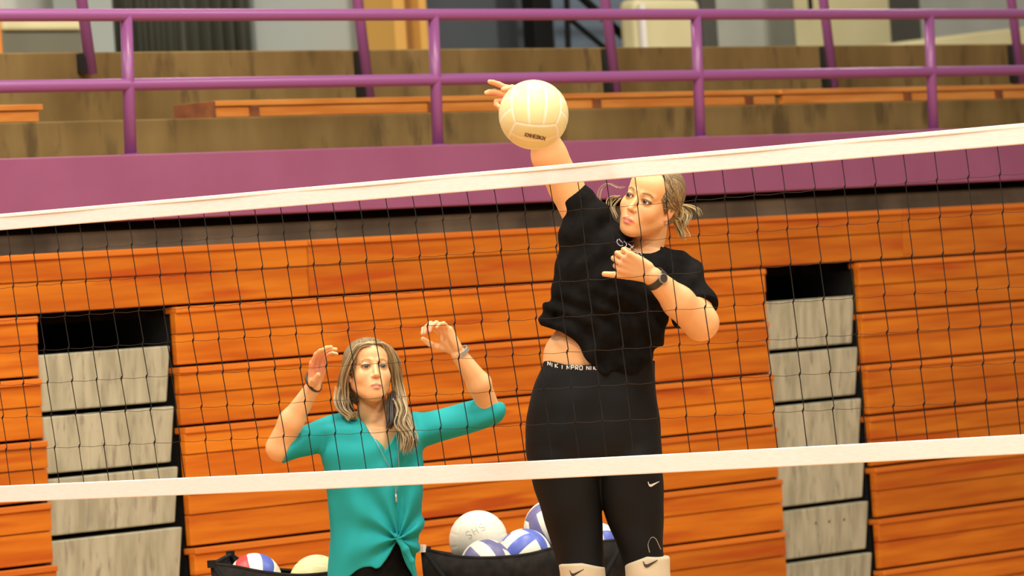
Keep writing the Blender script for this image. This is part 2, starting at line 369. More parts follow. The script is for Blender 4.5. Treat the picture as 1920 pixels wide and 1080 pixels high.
# ------------------------------------------------------------ smooth solid modelling (signed distances polygonised)
def smin(a, b, k):
    h = np.clip(.5 + .5 * (b - a) / k, 0, 1); return b + (a - b) * h - k * h * (1 - h)
def nrm(v): v = np.asarray(v, float); return v / (np.linalg.norm(v) + 1e-12)
class Pr:
    def __init__(s, f, lo, hi, k=.01, op='u'): s.f, s.lo, s.hi, s.k, s.op = f, np.array(lo, float), np.array(hi, float), k, op
def cone(a, b, r1, r2, k=.01, op='u'):
    a = np.array(a, float); b = np.array(b, float); ba = b - a; L2 = ba @ ba + 1e-12
    def f(P):
        t = np.clip(((P - a) @ ba) / L2, 0, 1); D = P - a - t[..., None] * ba
        return np.sqrt(np.einsum('...i,...i', D, D)) - (r1 + (r2 - r1) * t)
    R_ = max(r1, r2); return Pr(f, np.minimum(a, b) - R_, np.maximum(a, b) + R_, k, op)
def ell(c, r, B=None, k=.01, op='u'):
    c = np.array(c, float); r = np.array(r, float); B = np.eye(3) if B is None else np.asarray(B, float)  # rows = axes
    def f(P):
        q = (P - c) @ B.T; k0 = np.sqrt(np.sum((q / r) ** 2, -1)); k1 = np.sqrt(np.sum((q / r ** 2) ** 2, -1)) + 1e-9
        return k0 * (k0 - 1) / k1
    ext = np.sqrt(((B * r[:, None]) ** 2).sum(0)); return Pr(f, c - ext, c + ext, k, op)
def loft(st, k=.01, op='u', e=2.3, n=8):
    """st rows: v, u_left, u_right, w_front, w_back (metres)"""
    st = np.array(st, float); v0, v1 = st[0, 0], st[-1, 0]; C = catmull(st, n); C = C[np.argsort(C[:, 0])]
    def f(P):
        v = np.clip(P[..., 1], v0, v1)
        ul, ur, wf, wb = (np.interp(v, C[:, 0], C[:, i]) for i in range(1, 5))
        ru = (ur - ul) / 2; rw = (wb - wf) / 2; x = np.abs(P[..., 0] - (ul + ur) / 2) / ru; y = np.abs(P[..., 2] - (wf + wb) / 2) / rw
        rr = (x ** e + y ** e) ** (1 / e)
        g = np.sqrt((x / ru) ** 2 + (y / rw) ** 2) / np.maximum(np.sqrt(x * x + y * y), 1e-6)
        d = (rr - 1) / np.maximum(g, 1e-6)
        dv = np.maximum(v0 - P[..., 1], P[..., 1] - v1)
        o = np.maximum(d, 0); dd = np.where(dv > 0, np.sqrt(o * o + dv * dv), np.maximum(d, dv))
        return dd
    lo = [st[:, 1].min() - .01, v0, st[:, 3].min() - .01]; hi = [st[:, 2].max() + .01, v1, st[:, 4].max() + .01]
    return Pr(f, lo, hi, k, op)
def fold_eval(prims, P):
    d = None
    for p in prims:
        if p.op == 'u':
            di = p.f(P); d = di if d is None else smin(d, di, p.k)
        elif p.op == 's': d = -smin(-d, p.f(P), p.k) if d is not None else None
        elif p.op == 'i': d = -smin(-d, -p.f(P), p.k) if d is not None else None
    return d
def polygonise(prims, h=.003, bs=16, disp=None):
    un = [p for p in prims if p.op == 'u']
    lo = np.min([p.lo for p in un], 0) - .02; hi = np.max([p.hi for p in un], 0) + .02
    hb = h * bs; nb = np.ceil((hi - lo) / hb).astype(int) + 1
    # coarse field at half block spacing
    cs = hb / 2; n = nb * 2 + 1; ax = [lo[i] + cs * np.arange(n[i]) for i in range(3)]
    D = np.full(tuple(n), 1.0)
    for p in prims:
        if p.op != 'u': continue
        mg = .05; i0 = np.maximum(((p.lo - mg - lo) / cs).astype(int), 0); i1 = np.minimum(((p.hi + mg - lo) / cs).astype(int) + 2, n)
        sl = tuple(slice(a, b) for a, b in zip(i0, i1)); G = np.stack(np.meshgrid(*[ax[i][i0[i]:i1[i]] for i in range(3)], indexing='ij'), -1)
        if G.size: D[sl] = np.minimum(D[sl], p.f(G))
    for p in prims:
        if p.op == 'i':
            i0 = [0] * 3; G = np.stack(np.meshgrid(*ax, indexing='ij'), -1); D = np.maximum(D, p.f(G))
    keysV, posV, quads = [], [], []
    NG = nb * bs + 4; key = lambda i, j, k: (i * NG[1] + j) * NG[2] + k
    A = np.abs(D)
    for bi in range(nb[0]):
        for bj in range(nb[1]):
            for bk in range(nb[2]):
                Ab = A[2 * bi:2 * bi + 3, 2 * bj:2 * bj + 3, 2 * bk:2 * bk + 3]
                Db = D[2 * bi:2 * bi + 3, 2 * bj:2 * bj + 3, 2 * bk:2 * bk + 3]
                if Ab.min() > cs * 1.15: continue
                b0 = lo + hb * np.array([bi, bj, bk]); b1 = b0 + hb + h
                rel = [p for p in prims if p.op == 'i' or (np.all(p.lo - .022 - p.k < b1) and np.all(p.hi + .022 + p.k > b0))]
                if not any(p.op == 'u' for p in rel): continue
                g = [b0[i] + h * np.arange(bs + 2) for i in range(3)]
                P = np.stack(np.meshgrid(*g, indexing='ij'), -1)
                d = fold_eval(rel, P)
                if disp is not None: d = d + disp(P)
                s = d < 0
                if s.all() or not s.any(): continue
                c = sum(s[a:bs + 1 + a, b:bs + 1 + b, e:bs + 1 + e].astype(np.int8) for a in (0, 1) for b in (0, 1) for e in (0, 1))
                I = np.argwhere((c > 0) & (c < 8)); I = I[(I < bs + 1).all(1)]
                if len(I):
                    acc = np.zeros((len(I), 3)); cnt = np.zeros(len(I))
                    corners = [(a, b, e) for a in (0, 1) for b in (0, 1) for e in (0, 1)]
                    for ca in corners:
                        for axn in range(3):
                            if ca[axn]: continue
                            cb = list(ca); cb[axn] = 1
                            da = d[tuple((I + ca).T)]; db = d[tuple((I + cb).T)]; x = (da < 0) != (db < 0)
                            t = np.where(x, da / np.where(x, da - db, 1), 0)
                            pt = np.tile(np.array(ca, float), (len(I), 1)); pt[:, axn] += t
                            acc += pt * x[:, None]; cnt += x
                    pos = b0 + h * (I + acc / cnt[:, None]); G = I + np.array([bi, bj, bk]) * bs
                    keep = (I < bs).all(1)
                    keysV.append(key(*G[keep].T)); posV.append(pos[keep])
                gb = np.array([bi, bj, bk]) * bs
                for axn in range(3):
                    o1, o2 = [(1, 2), (2, 0), (0, 1)][axn]
                    sl0 = [slice(0, bs)] * 3; sl1 = [slice(0, bs)] * 3; sl1[axn] = slice(1, bs + 1)
                    a_ = s[tuple(sl0)]; b_ = s[tuple(sl1)]; E = np.argwhere(a_ != b_)
                    if not len(E): continue
                    flip = a_[tuple(E.T)]; G = E + gb
                    q = []
                    for (x, y) in ((0, 0), (1, 0), (1, 1), (0, 1)):
                        H = G.copy(); H[:, o1] -= x; H[:, o2] -= y; q.append(key(*H.T))
                    q = np.stack(q, 1); q[~flip] = q[~flip][:, ::-1]; quads.append(q)
    K = np.concatenate(keysV); Pn = np.concatenate(posV); K, ix = np.unique(K, return_index=True); Pn = Pn[ix]
    Q = np.concatenate(quads); J = np.searchsorted(K, Q); J = np.minimum(J, len(K) - 1); ok = (K[J] == Q).all(1)
    return Pn, J[ok][:, ::-1]

class Figure:
    """works in metres in an upright frame facing the lens at distance Y: u right, v down, w away"""
    def __init__(s, Y, root): s.Y = Y; s.root = root; s.o = np.array(root.location)
    def V(s, px, py, w=0): return np.array([(px - 960) / FPX * (s.Y + w), (py - 540) / FPX * (s.Y + w), w])
    def W(s, P):
        P = np.asarray(P, float); return CAMP + P[..., 0:1] * RC - P[..., 1:2] * UC + (s.Y + P[..., 2:3]) * F - s.o
    def st(s, rows):   # y, xl, xr, wf, wb in pixels / metres
        return [(s.V(0, y, 0)[1], s.V(a, y)[0], s.V(b, y)[0], wf, wb) for y, a, b, wf, wb in rows]
    def mesh(s, name, prims, m, h=.003, disp=None, color=None, parent='root', cols=None):
        P, Q = polygonise(prims, h, disp=disp)
        c = color(P) if color else None
        o = link(name, s.W(P), Q, m, s.root if parent == 'root' else parent, True, c); s.last = P
        return o
    def sdf_front(s, prims, u, v, w0=-.6, disp=None):
        """first surface hit going away from the lens at (u, v)"""
        w = np.arange(w0, .5, .004); P = np.stack([np.full_like(w, u), np.full_like(w, v), w], -1)[None]
        d = fold_eval(prims, P)[0]
        if disp is not None: d = d + disp(P)[0]
        i = np.argmax(d < 0)
        if not (d < 0).any(): return None
        return w[i - 1] + .004 * d[i - 1] / (d[i - 1] - d[i])
    def decal(s, name, prims, strokes, width, m, parent='root', disp=None, lift=.0012):
        mb = MB()
        for stp in strokes:
            q = catmull([(a, b) for a, b in stp], 5) if len(stp) > 2 else np.linspace(stp[0], stp[1], 6)
            pts = []
            for px, py in q:
                p = s.V(px, py); w = s.sdf_front(prims, p[0], p[1], disp=disp)
                if w is not None: p = s.V(px, py, w - lift); pts.append(s.W(p))
            if len(pts) > 1: mb.tube(pts, width, 6)
        return mb.build(name, m, s.root if parent == 'root' else parent, smooth=True)

def basis(fwd, up):
    f = nrm(fwd); u = np.asarray(up, float); u = nrm(u - f * (u @ f)); x = np.cross(u, f); return np.array([x, f, u])   # rows: side, forward, up

SKIN = np.array([.88, .485, .22])
def head_prims(C, B, s=1.0, wide=1.0):
    """skin prims of a head; B rows side, forward, up; returns prims and helpers"""
    T = lambda x, y, z: C + s * (x * wide * B[0] + y * B[1] + z * B[2])
    E = lambda c, r, k=.012, op='u', Bx=None: ell(T(*c), np.array(r) * s * np.array([wide, 1, 1]), B if Bx is None else Bx, k * s, op)
    Cn = lambda a, b, r1, r2, k=.008, op='u': cone(T(*a), T(*b), r1 * s, r2 * s, k * s, op)
    p = [E((0, -.018, .028), (.074, .092, .088)), E((0, .030, -.030), (.062, .058, .080), .02), E((0, .045, .045), (.058, .042, .045), .02)]
    for g in (-1, 1):
        p += [Cn((g * .054, -.004, -.052), (g * .016, .062, -.098), .016, .016, .03), E((g * .036, .056, -.030), (.025, .024, .028), .018),
              Cn((g * .012, .082, .019), (g * .042, .066, .018), .006, .006, .014)]
    p += [E((0, .068, -.099), (.021, .019, .016), .016), E((0, .072, -.066), (.028, .020, .024), .022)]
    for g in (-1, 1): p += [E((g * .031, .098, .001), (.0165, .020, .0125), .012, 's')]
    p += [Cn((0, .082, .006), (0, .099, -.028), .0060, .0075, .010), E((0, .101, -.034), (.0095, .0095, .0080), .006)]
    for g in (-1, 1):
        p += [E((g * .0105, .093, -.037), (.0062, .008, .006), .004), E((g * .0055, .099, -.0435), (.0030, .005, .003), .002, 's')]
        # eyelids around the eyeball, with an almond opening
        ec = (g * .031, .0735, -.001)
        p += [E(ec, (.0158, .0152, .0152), .004), E((g * .031, .0905, -.0012), (.0142, .011, .0058), .002, 's')]
    # lips
    p += [Cn((-.021, .084, -.0715), (-.006, .0935, -.0664), .0038, .0060, .004), Cn((.021, .084, -.0715), (.006, .0935, -.0664), .0038, .0060, .004),
          Cn((-.006, .0925, -.0668), (.006, .0925, -.0668), .0050, .0050, .004),
          Cn((-.017, .083, -.0765), (.017, .083, -.0765), .0040, .0040, .004), E((0, .0905, -.0785), (.014, .0085, .0068), .004),
          Cn((-.019, .0915, -.0722), (.019, .0915, -.0722), .0012, .0012, .002, 's')]
    # ears
    for g in (-1, 1):
        p += [E((g * .074, -.012, -.006), (.008, .017, .030), .006), E((g * .081, -.009, -.002), (.005, .010, .018), .004, 's'), E((g * .073, -.004, -.034), (.006, .008, .009), .005)]
    return p, T
def head_color(C, B, s, wide, brow=(.20, .11, .05), lip=(.62, .20, .16), blush=.10):
    def f(P, col):
        q = (P - C) @ B.T / s; q[:, 0] /= wide; x, y, z = np.abs(q[:, 0]), q[:, 1], q[:, 2]
        inh = (np.abs(q) < .14).all(1) & (z > -.125)
        def mixin(mask, c): col[:] = col * (1 - mask[:, None]) + np.array(c) * mask[:, None]
        b = np.exp(-((x - .038) / .018) ** 2 - ((z + .035) / .016) ** 2) * (y > .03) * inh; mixin(b * blush * 2, (.85, .33, .22))
        nz = np.exp(-(x / .013) ** 2 - ((z + .040) / .010) ** 2) * (y > .07) * inh; mixin(nz * .35, (.82, .33, .20))
        zb = .0205 + .0035 * np.sin(np.clip((x - .014) / .034, 0, 1) * 3.1) - .002 * (x > .04)
        br = np.exp(-(np.clip(np.abs(x - .031) - .014, 0, 1) / .003) ** 2 - ((z - zb) / .0040) ** 2) * (y > .045) * inh; mixin(np.clip(br, 0, 1) * .9, brow)
        em = np.exp(-np.clip((((x - .031) / .0158) ** 2 + ((z - .0005) / .0088) ** 2) - 1, 0, 9) * 4) * (y > .06) * inh; mixin(em * .85, (.24, .10, .05))
        e_ = ((x - .031) / .0150) ** 2 + ((z - .0002) / .0066) ** 2; ls = np.exp(-((e_ - 1.0) / .35) ** 2) * (z > -.001) * (y > .07) * inh; mixin(ls * .9, (.05, .025, .015))
        l = (((x / .024) ** 2 + ((z + .0722) / (.0118 * (1 - .55 * np.clip(x / .024, 0, 1)) + .001)) ** 2) < 1) & (y > .075) & inh; mixin(l * .85, lip)
        er = ((x > .068) & (np.abs(z + .004) < .04) & (y < .02) & inh); mixin(er * .35, (.85, .30, .16))
        return col
    return f
def eyes(fig, T, s, look, iris=(.10, .07, .05)):
    for g in (-1, 1):
        c = T(g * .031, .0735, -.001); r = .0136 * s; u, v = 24, 16; L = nrm(look)
        a = nrm(np.cross(L, [0, 1, .1])); b = np.cross(L, a); vs = []; fs = []; fm = []
        for i in range(v + 1):
            t = math.pi * i / v
            for j in range(u):
                p = 2 * math.pi * j / u; vs.append(c + r * (math.cos(t) * L + math.sin(t) * (math.cos(p) * a + math.sin(p) * b)))
        for i in range(v):
            for j in range(u): fs.append((i * u + j, i * u + (j + 1) % u, (i + 1) * u + (j + 1) % u, (i + 1) * u + j)); fm.append(2 if i < 2 else 1 if i < 4 else 0)
        link('eye', fig.W(np.array(vs)), fs, None, fig.root, True, mats=[M['sclera'], M['iris'], M['pupil']], fmat=fm)
def hand_prims(W, d, n, side, s=1.0, curls=((.2, .3, .2),) * 4, spread=(.12, .03, -.06, -.15), thumb=((.6, .8, .25), (.8, .55, .3), (.9, .35, .3)), wrist=.026, tl=1.0, fl=1.0):
    """W wrist point, d direction to the knuckles, n palm direction, side +1/-1 picks the thumb side"""
    d = nrm(d); n = np.asarray(n, float); n = nrm(n - d * (n @ d)); t = side * np.cross(d, n)
    L = [(.043, .026, .020), (.047, .030, .021), (.043, .028, .021), (.034, .020, .018)]
    kd = [.088, .091, .087, .079]; kt = [.029, .0098, -.0098, -.0285]; p = []
    rr = [.0092, .0094, .0088, .0078]
    for i in range(4):
        k0 = W + s * (d * .012 + t * kt[i] * .6); k1 = W + s * (d * kd[i] + t * kt[i])
        p.append(cone(k0, k1, .0150 * s, .0118 * s, .010 * s))
    p.append(ell(W + s * (d * .038 + t * .018 + n * .010), np.array([.018, .030, .013]) * s, np.array([t, d, n]), .012 * s))
    p.append(ell(W + s * (d * .045 - t * .020 + n * .007), np.array([.012, .032, .011]) * s, np.array([t, d, n]), .012 * s))
    for i in range(4):
        a = W + s * (d * kd[i] + t * kt[i]); dd = nrm(d + t * math.tan(spread[i])); ang = 0; r = rr[i] * s
        for j in range(3):
            ang += curls[i][j]; dr = math.cos(ang) * dd + math.sin(ang) * n; b = a + dr * L[i][j] * s * fl
            p.append(cone(a, b, r, r * .90, .0025 * s if j else .005 * s)); a = b; r *= .90
    a = W + s * (d * .018 + t * .022 + n * .006); r = .0145 * s
    for j, (x, y, z) in enumerate(thumb):
        b = a + nrm(x * d + y * t + z * n) * (.040, .032, .026)[j] * s * tl
        p.append(cone(a, b, r, (.0115, .0100, .0085)[j] * s, .008 * s if j == 0 else .003 * s)); a = b; r = (.0115, .0100, .0085)[j] * s
    return p
M['skin'] = attr_mat('skin', .42, .45, .12)
M['hair'] = attr_mat('hair', .5, .4)
M['sclera'] = mat('eye_white', (.80, .74, .66), .2); M['iris'] = mat('iris', (.10, .085, .06), .2); M['pupil'] = mat('pupil', (.01, .01, .01), .15)
M['shirtblack'] = noise_mat('black_cotton', (.0035, .003, .0028), (.008, .0072, .0065), (1, 1, 1), 25, .9, .12)
M['legging'] = mat('black_stretch_fabric', (.006, .006, .006), .6, 0, .2)
M['teal'] = mat('teal_jersey', (.016, .37, .385), .75, 0, .25)
M['whiteprint'] = mat('white_print', (.75, .72, .70), .7)
M['greyprint'] = mat('grey_lilac_print', (.42, .38, .46), .7)
M['kneepad'] = mat('cream_kneepad', (.66, .57, .40), .85)
M['darkprint'] = mat('dark_print', (.05, .04, .03), .7)
M['watch'] = mat('watch_strap', (.03, .03, .028), .4); M['silver'] = mat('brushed_silver', (.55, .55, .52), .35, .7)
M['shoe'] = mat('white_shoe', (.7, .7, .7), .5); M['sole'] = mat('grey_sole', (.2, .2, .2), .6)
def locks(fig, name, specs, seed, parent='root', cA=(.30, .20, .09), cB=(.62, .47, .26), cD=(.10, .06, .03)):
    """specs: list of (points px py w, count, spread metres, radius, wave) - tapered locks of hair as one mesh"""
    rg = np.random.default_rng(seed); V, Fc, Cc = [], [], []
    for pts, cnt, sp, r, wave in specs:
        base = np.array([fig.V(*p) for p in pts])
        for c in range(cnt):
            off = rg.normal(0, sp, 3) * np.array([1, .5, 1]); endoff = off * rg.uniform(.5, 1.3) + rg.normal(0, sp * .4, 3)
            q = base + np.linspace(0, 1, len(base))[:, None] * endoff + (1 - np.linspace(0, 1, len(base))[:, None]) * off
            q = catmull(q, 7); tt = np.linspace(0, 1, len(q)); ph = rg.uniform(0, 1.6) + c * .05
            q[:, 0] += wave * np.sin(tt * 9 + ph) * tt; q[:, 2] += wave * np.cos(tt * 8 + ph) * tt
            rad = r * rg.uniform(.6, 1.2) * np.clip(np.minimum(tt * 6 + .5, (1 - tt) * 3 + .12), 0, 1)
            v, f = sweep(q, rad, 6, .6); f = [tuple(i + len(V) for i in a) for a in f]
            x = rg.uniform(0, 1) ** 1.2; col = np.array(cA) * (1 - x) + np.array(cB) * x
            if rg.uniform() < .15: col = np.array(cD)
            V += list(v); Fc += f; Cc += [col] * len(v)
    return link(name, fig.W(np.array(V)), Fc, M['hair'], fig.root if parent == 'root' else parent, True, np.array(Cc))

# ------------------------------------------------------------ the jumping player
YP = 15.75
fx = at(1130, 540, YP); root = empty('person', (fx[0], fx[1], 0))
tag(root, 'jumping woman in black shirt, leggings and cream knee pads, arm raised behind the ball', 'person')
G = Figure(YP, root); V = G.V
HC = V(1219, 377, -.03); HB = basis((-.50, -.08, -.86), (.36, -.93, -.06)); HS = 1.06
hp, HT = head_prims(HC, HB, HS, 1.0)
neck = [cone(V(1222, 425, .02), V(1205, 490, .03), .052, .060, .02), cone(V(1205, 490, .03), V(1180, 540, .04), .06, .09, .03)]
# right (raised) arm: shoulder, elbow, wrist, hand behind the ball
RS, RE, RW = V(1108, 440, .02), V(1042, 330, -.02), V(1022, 235, -.10)
arm = [cone(RS, V(1062, 352, 0), .062, .056, .02), cone(V(1062, 352, 0), V(1030, 292, -.04), .056, .058, .015),
       cone(V(1030, 292, -.04), V(1012, 230, -.10), .057, .040, .015), cone(V(1012, 230, -.10), V(1016, 200, -.13), .038, .030, .012)]
arm += hand_prims(V(1001, 200, -.13), (-.95, -.30, .0), (.10, .55, -1), 1, 1.12, ((.15, .30, .2), (.35, .45, .3), (.8, .9, .6), (1.0, 1.1, .7)), (.24, .08, -.06, -.10), wrist=.03, fl=.70,
                  thumb=((.75, .6, .3), (.95, .15, .5), (.9, -.3, .5)))
# left arm folded in front of the chest
LS, LE, LW = V(1272, 512, 0), V(1316, 604, -.14), V(1222, 517, -.27)
arm += [cone(LS, LE, .058, .053, .02), cone(V(1313, 606, -.15), V(1272, 566, -.21), .057, .051, .02), cone(V(1272, 566, -.21), V(1224, 519, -.27), .051, .032, .02)]
hl = hand_prims(V(1219, 512, -.275), (-.92, -.40, .10), (-.25, -.35, 1), 1, 1.04, ((1.0, 1.2, .8), (.75, 1.2, .8), (.65, 1.2, .8), (.6, 1.1, .8)), (.05, 0, -.03, -.08),
                thumb=((.95, .34, .0), (1, .34, -.05), (1, .34, -.05)), tl=1.22)
arm += hl
body = [loft(G.st([(470, 1130, 1250, -.05, .09), (520, 1085, 1262, -.09, .10), (600, 1055, 1232, -.09, .10), (650, 1022, 1212, -.095, .095), (700, 1016, 1222, -.095, .10), (780, 1000, 1228, -.11, .12), (850, 1000, 1230, -.10, .13)]), .03)]
def leg(x):   # knee, shin, foot below the frame
    (hx, hy), (kx, ky), (ax, ay) = x
    return [cone(V(hx, hy, .01), V(kx, ky, -.03), .080, .046, .02), cone(V(kx, ky, -.03), V((kx + ax) / 2, (ky + ay) / 2 - 20, .04), .046, .052, .02),
            cone(V((kx + ax) / 2, (ky + ay) / 2 - 20, .04), V(ax, ay, .12), .052, .036, .02), cone(V(ax, ay, .12), V(ax - 2, ay + 78, .02), .034, .030, .02)]
legR, legL = ((1068, 860), (1090, 1078), (1078, 1310)), ((1180, 860), (1212, 1070), (1222, 1300))
skin_prims = body + neck + arm + leg(legR) + leg(legL) + hp
hc_ = head_color(HC, HB, HS, 1.0, brow=(.13, .07, .035), lip=(.72, .20, .17), blush=.17)
def skin_col(P, extra=None, base=SKIN):
    c = np.tile(base, (len(P), 1)).astype(float)
    n = np.sin(P[:, 0] * 60) * np.sin(P[:, 1] * 50 + 1) * np.sin(P[:, 2] * 55); c *= (1 + .03 * n)[:, None]
    return extra(P, c) if extra else c
def hands_red(pts, amt=.35):
    def f(P, c):
        for q, r in pts:
            m_ = np.exp(-(np.linalg.norm(P - q, axis=1) / r) ** 2) * amt; c[:] = c * (1 - m_[:, None]) + np.array([.85, .28, .20]) * m_[:, None]
        return c
    return f
tipr = hands_red([(V(925, 165, -.13), .07), (V(1140, 513, -.3), .03), (V(1165, 490, -.3), .03), (V(1243, 408, 0), .02)], .45)
G.mesh('body', skin_prims, M['skin'], .0026, color=lambda P: tipr(P, hc_(P, skin_col(P))))
eyes(G, HT, HS, (-.62, -.30, -.72))
# shirt
def halfspace(pt, n_, k=.006):
    n_ = nrm(n_); return Pr(lambda P: (P - pt) @ n_, (-9, -9, -9), (9, 9, 9), k, 'i')
hemx = np.array([(990, 590), (1010, 611), (1030, 613), (1052, 616), (1075, 640), (1100, 672), (1120, 692), (1170, 700), (1205, 690), (1236, 648), (1270, 640)], float)
hu = (hemx[:, 0] - 960) / FPX * YP; hv = (hemx[:, 1] - 540) / FPX * YP
shirt_t = [loft(G.st([(415, 1062, 1130, -.06, .07), (440, 1050, 1190, -.08, .09), (480, 1044, 1262, -.11, .115), (520, 1036, 1290, -.13, .125), (560, 1034, 1262, -.135, .12), (600, 1024, 1252, -.13, .115), (640, 1018, 1243, -.125, .115), (670, 1028, 1236, -.12, .115), (705, 1050, 1228, -.118, .112)]), .02),
           cone(V(1112, 455, .01), V(1070, 352, 0), .092, .050, .025), cone(V(1112, 420, .01), V(1150, 452, .02), .066, .05, .03), cone(V(1095, 385, 0), V(1130, 440, .0), .05, .06, .02),
           cone(V(1150, 470, .02), V(1265, 508, .01), .052, .062, .025),
           cone(V(1232, 478, .035), V(1285, 508, .01), .034, .045, .02),
           cone(V(1276, 512, 0), V(1300, 575, -.085), .068, .078, .02),
           cone(V(1029, 588, -.06), V(1029, 588, .03), .032, .032, .010), cone(V(1027, 604, -.06), V(1027, 604, .03), .026, .026, .012),
           cone(V(1196, 478, .0), V(1218, 486, -.02), .058, .058, .01),
           cone(V(1222, 470, .05), V(1240, 482, .03), .024, .03, .012)]
def shirt_cuts(P):   # neckline, hem, sleeve ends
    hem = (P[..., 1] - np.interp(P[..., 0], hu, hv)) * .75
    a = V(1073, 364, 0); ar = nrm(np.array([-.66, -.75, -.05]))
    s1 = (P - a) @ ar
    m1 = np.linalg.norm(P - V(1072, 366, 0), axis=-1) - .13
    s1 = np.where(m1 < 0, s1, -1)
    lf = nrm(LE - LS); s2 = (P - V(1303, 583, -.10)) @ lf; m2 = np.linalg.norm(P - V(1300, 590, -.10), axis=-1) - .125
    s2 = np.where(m2 < 0, s2, -1)
    return np.maximum(np.maximum(hem, s1), s2)
def folds(P):
    u, v, w_ = P[..., 0], P[..., 1], P[..., 2]
    d1 = np.sin((u * .62 - v * .8) * 95 + 2.2 * np.sin(v * 18 + u * 9)) * .0042
    d2 = np.sin((u * .35 + v * .95) * 62 + 1.6 * np.sin(u * 22)) * .0030
    lowm = np.clip((v + .05) / .12, 0, 1)
    return (d1 * lowm * 1.5 + d2 * 1.4) + np.sin(u * 33 + v * 41) * .003
nk = [ell(V(1196, 458, -.055), (.050, .036, .085), basis((0, 0, -1), (.35, -.93, 0)), .004, 's'), cone(V(1240, 400, -.02), V(1203, 466, -.035), .05, .056, .004, 's')]
P_, Q_ = polygonise(shirt_t + [Pr(lambda P: shirt_cuts(P), (-9,) * 3, (9,) * 3, .004, 'i')] + nk, .0035, disp=folds)
shirt = link('shirt', G.W(P_), Q_, M['shirtblack'], root, True)
# neckline print
G.decal('neckline_print', shirt_t, [[(1158, 449), (1157, 455), (1163, 461), (1168, 460)], [(1160, 448), (1168, 456)], [(1170, 452), (1175, 458), (1172, 464)], [(1178, 457), (1184, 462), (1187, 466)], [(1182, 466), (1188, 461)], [(1190, 468), (1196, 472)]], .0017, M['greyprint'], shirt, folds)
G.decal('neckline_print', shirt_t, [[(1194, 474), (1200, 480), (1208, 490)], [(1200, 474), (1206, 482), (1213, 492)]], .0015, M['greyprint'], shirt, folds)
# leggings
def wavy(amp): return lambda P: np.sin(P[..., 0] * 40 + P[..., 1] * 23) * amp + np.sin(P[..., 1] * 55 - P[..., 2] * 30) * amp * .6
pel = loft(G.st([(676, 1018, 1228, -.108, .108), (688, 1016, 1228, -.110, .110), (720, 1003, 1229, -.118, .125), (760, 992, 1234, -.125, .145), (810, 985, 1239, -.128, .155), (850, 986, 1241, -.122, .15), (880, 996, 1238, -.09, .12)]), .02, e=2.2)
tR = loft(G.st([(822, 1002, 1116, -.09, .10), (850, 991, 1130, -.112, .115), (880, 994, 1131, -.112, .11), (920, 1003, 1130, -.11, .10), (960, 1015, 1128, -.105, .09), (1000, 1028, 1130, -.10, .08), (1040, 1040, 1132, -.10, .07), (1075, 1047, 1134, -.105, .055), (1110, 1050, 1134, -.10, .05), (1170, 1047, 1128, -.05, .09), (1230, 1046, 1116, .0, .13), (1290, 1052, 1104, .055, .15)]), .012, e=2.1)
tL = loft(G.st([(822, 1132, 1232, -.09, .10), (850, 1117, 1239, -.112, .115), (880, 1119, 1243, -.112, .11), (920, 1122, 1244, -.11, .10), (960, 1133, 1244, -.105, .09), (1000, 1147, 1244, -.10, .08), (1040, 1163, 1244, -.10, .07), (1075, 1170, 1250, -.105, .055), (1110, 1174, 1254, -.10, .05), (1170, 1176, 1254, -.05, .09), (1230, 1184, 1252, .0, .13), (1285, 1196, 1248, .055, .15)]), .012, e=2.1)
wb = [Pr(lambda P: -(P[..., 1] - np.interp(P[..., 0], (np.array([1000, 1018, 1040, 1060, 1120, 1230]) - 960) / FPX * YP, (np.array([668, 671, 679, 683, 684, 676]) - 540) / FPX * YP)), (-9,) * 3, (9,) * 3, .003, 'i')]
lg = [pel, tR, tL]
P_, Q_ = polygonise(lg + wb, .0036, disp=wavy(.0012)); leggings = link('leggings', G.W(P_), Q_, M['legging'], root, True)
wbp = lambda x: np.interp(x, [1018, 1030, 1045, 1060, 1090, 1130], [678, 683, 687, 689, 690, 690])
def letters(spec, h):   # simple stroke letters laid along the waistband
    out = []
    for x, kind in spec:
        y = wbp(x); a = (x, y - h); b = (x, y + h); c = (x + 5, y - h); d = (x + 5, y + h)
        out += {'I': [[a, b]], 'N': [[a, b], [a, d], [c, d]], 'E': [[a, b], [a, c], [b, d], [(x, y), (x + 4, y)]], 'P': [[a, b], [a, c], [c, (x + 5, y)], [(x + 5, y), (x, y)]],
                'R': [[a, b], [a, c], [c, (x + 5, y)], [(x + 5, y), (x, y)], [(x + 1, y), d]], 'O': [[a, b], [a, c], [c, d], [b, d]], 'K': [[a, b], [(x, y), c], [(x, y), d]]}[kind]
    return out
G.decal('waistband_print', lg, letters([(1027, 'N'), (1035, 'I'), (1041, 'K'), (1054, 'I'), (1063, 'N'), (1071, 'P'), (1079, 'R'), (1087, 'O'), (1100, 'N'), (1108, 'I'), (1113, 'K'), (1123, 'E')], 3.6), .0016, M['whiteprint'], leggings)
def swoosh(cx, cy, w_, ang=-.3):   # curved tick filled with a few strokes of varying end
    L = []
    ca, sa = math.cos(ang), math.sin(ang)
    for e in np.linspace(0, 1, 7):
        pts = [(-.5, -.18 + .02 * e), (-.44, .02 + .16 * e), (-.28, .10 + .16 * e), (0, .04 + .10 * e), (.5, -.10)]
        L.append([(cx + w_ * (x * ca - y * sa), cy + w_ * (x * sa + y * ca)) for x, y in pts])
    return L
G.decal('tick_logo', lg, swoosh(1226, 906, 21, -.12), .0011, M['whiteprint'], leggings)
G.decal('drawcord_loop', lg, [[(1218, 1036), (1215, 1020), (1221, 1008), (1229, 1010), (1236, 1024), (1239, 1030)]], .0016, M['silver'], leggings)
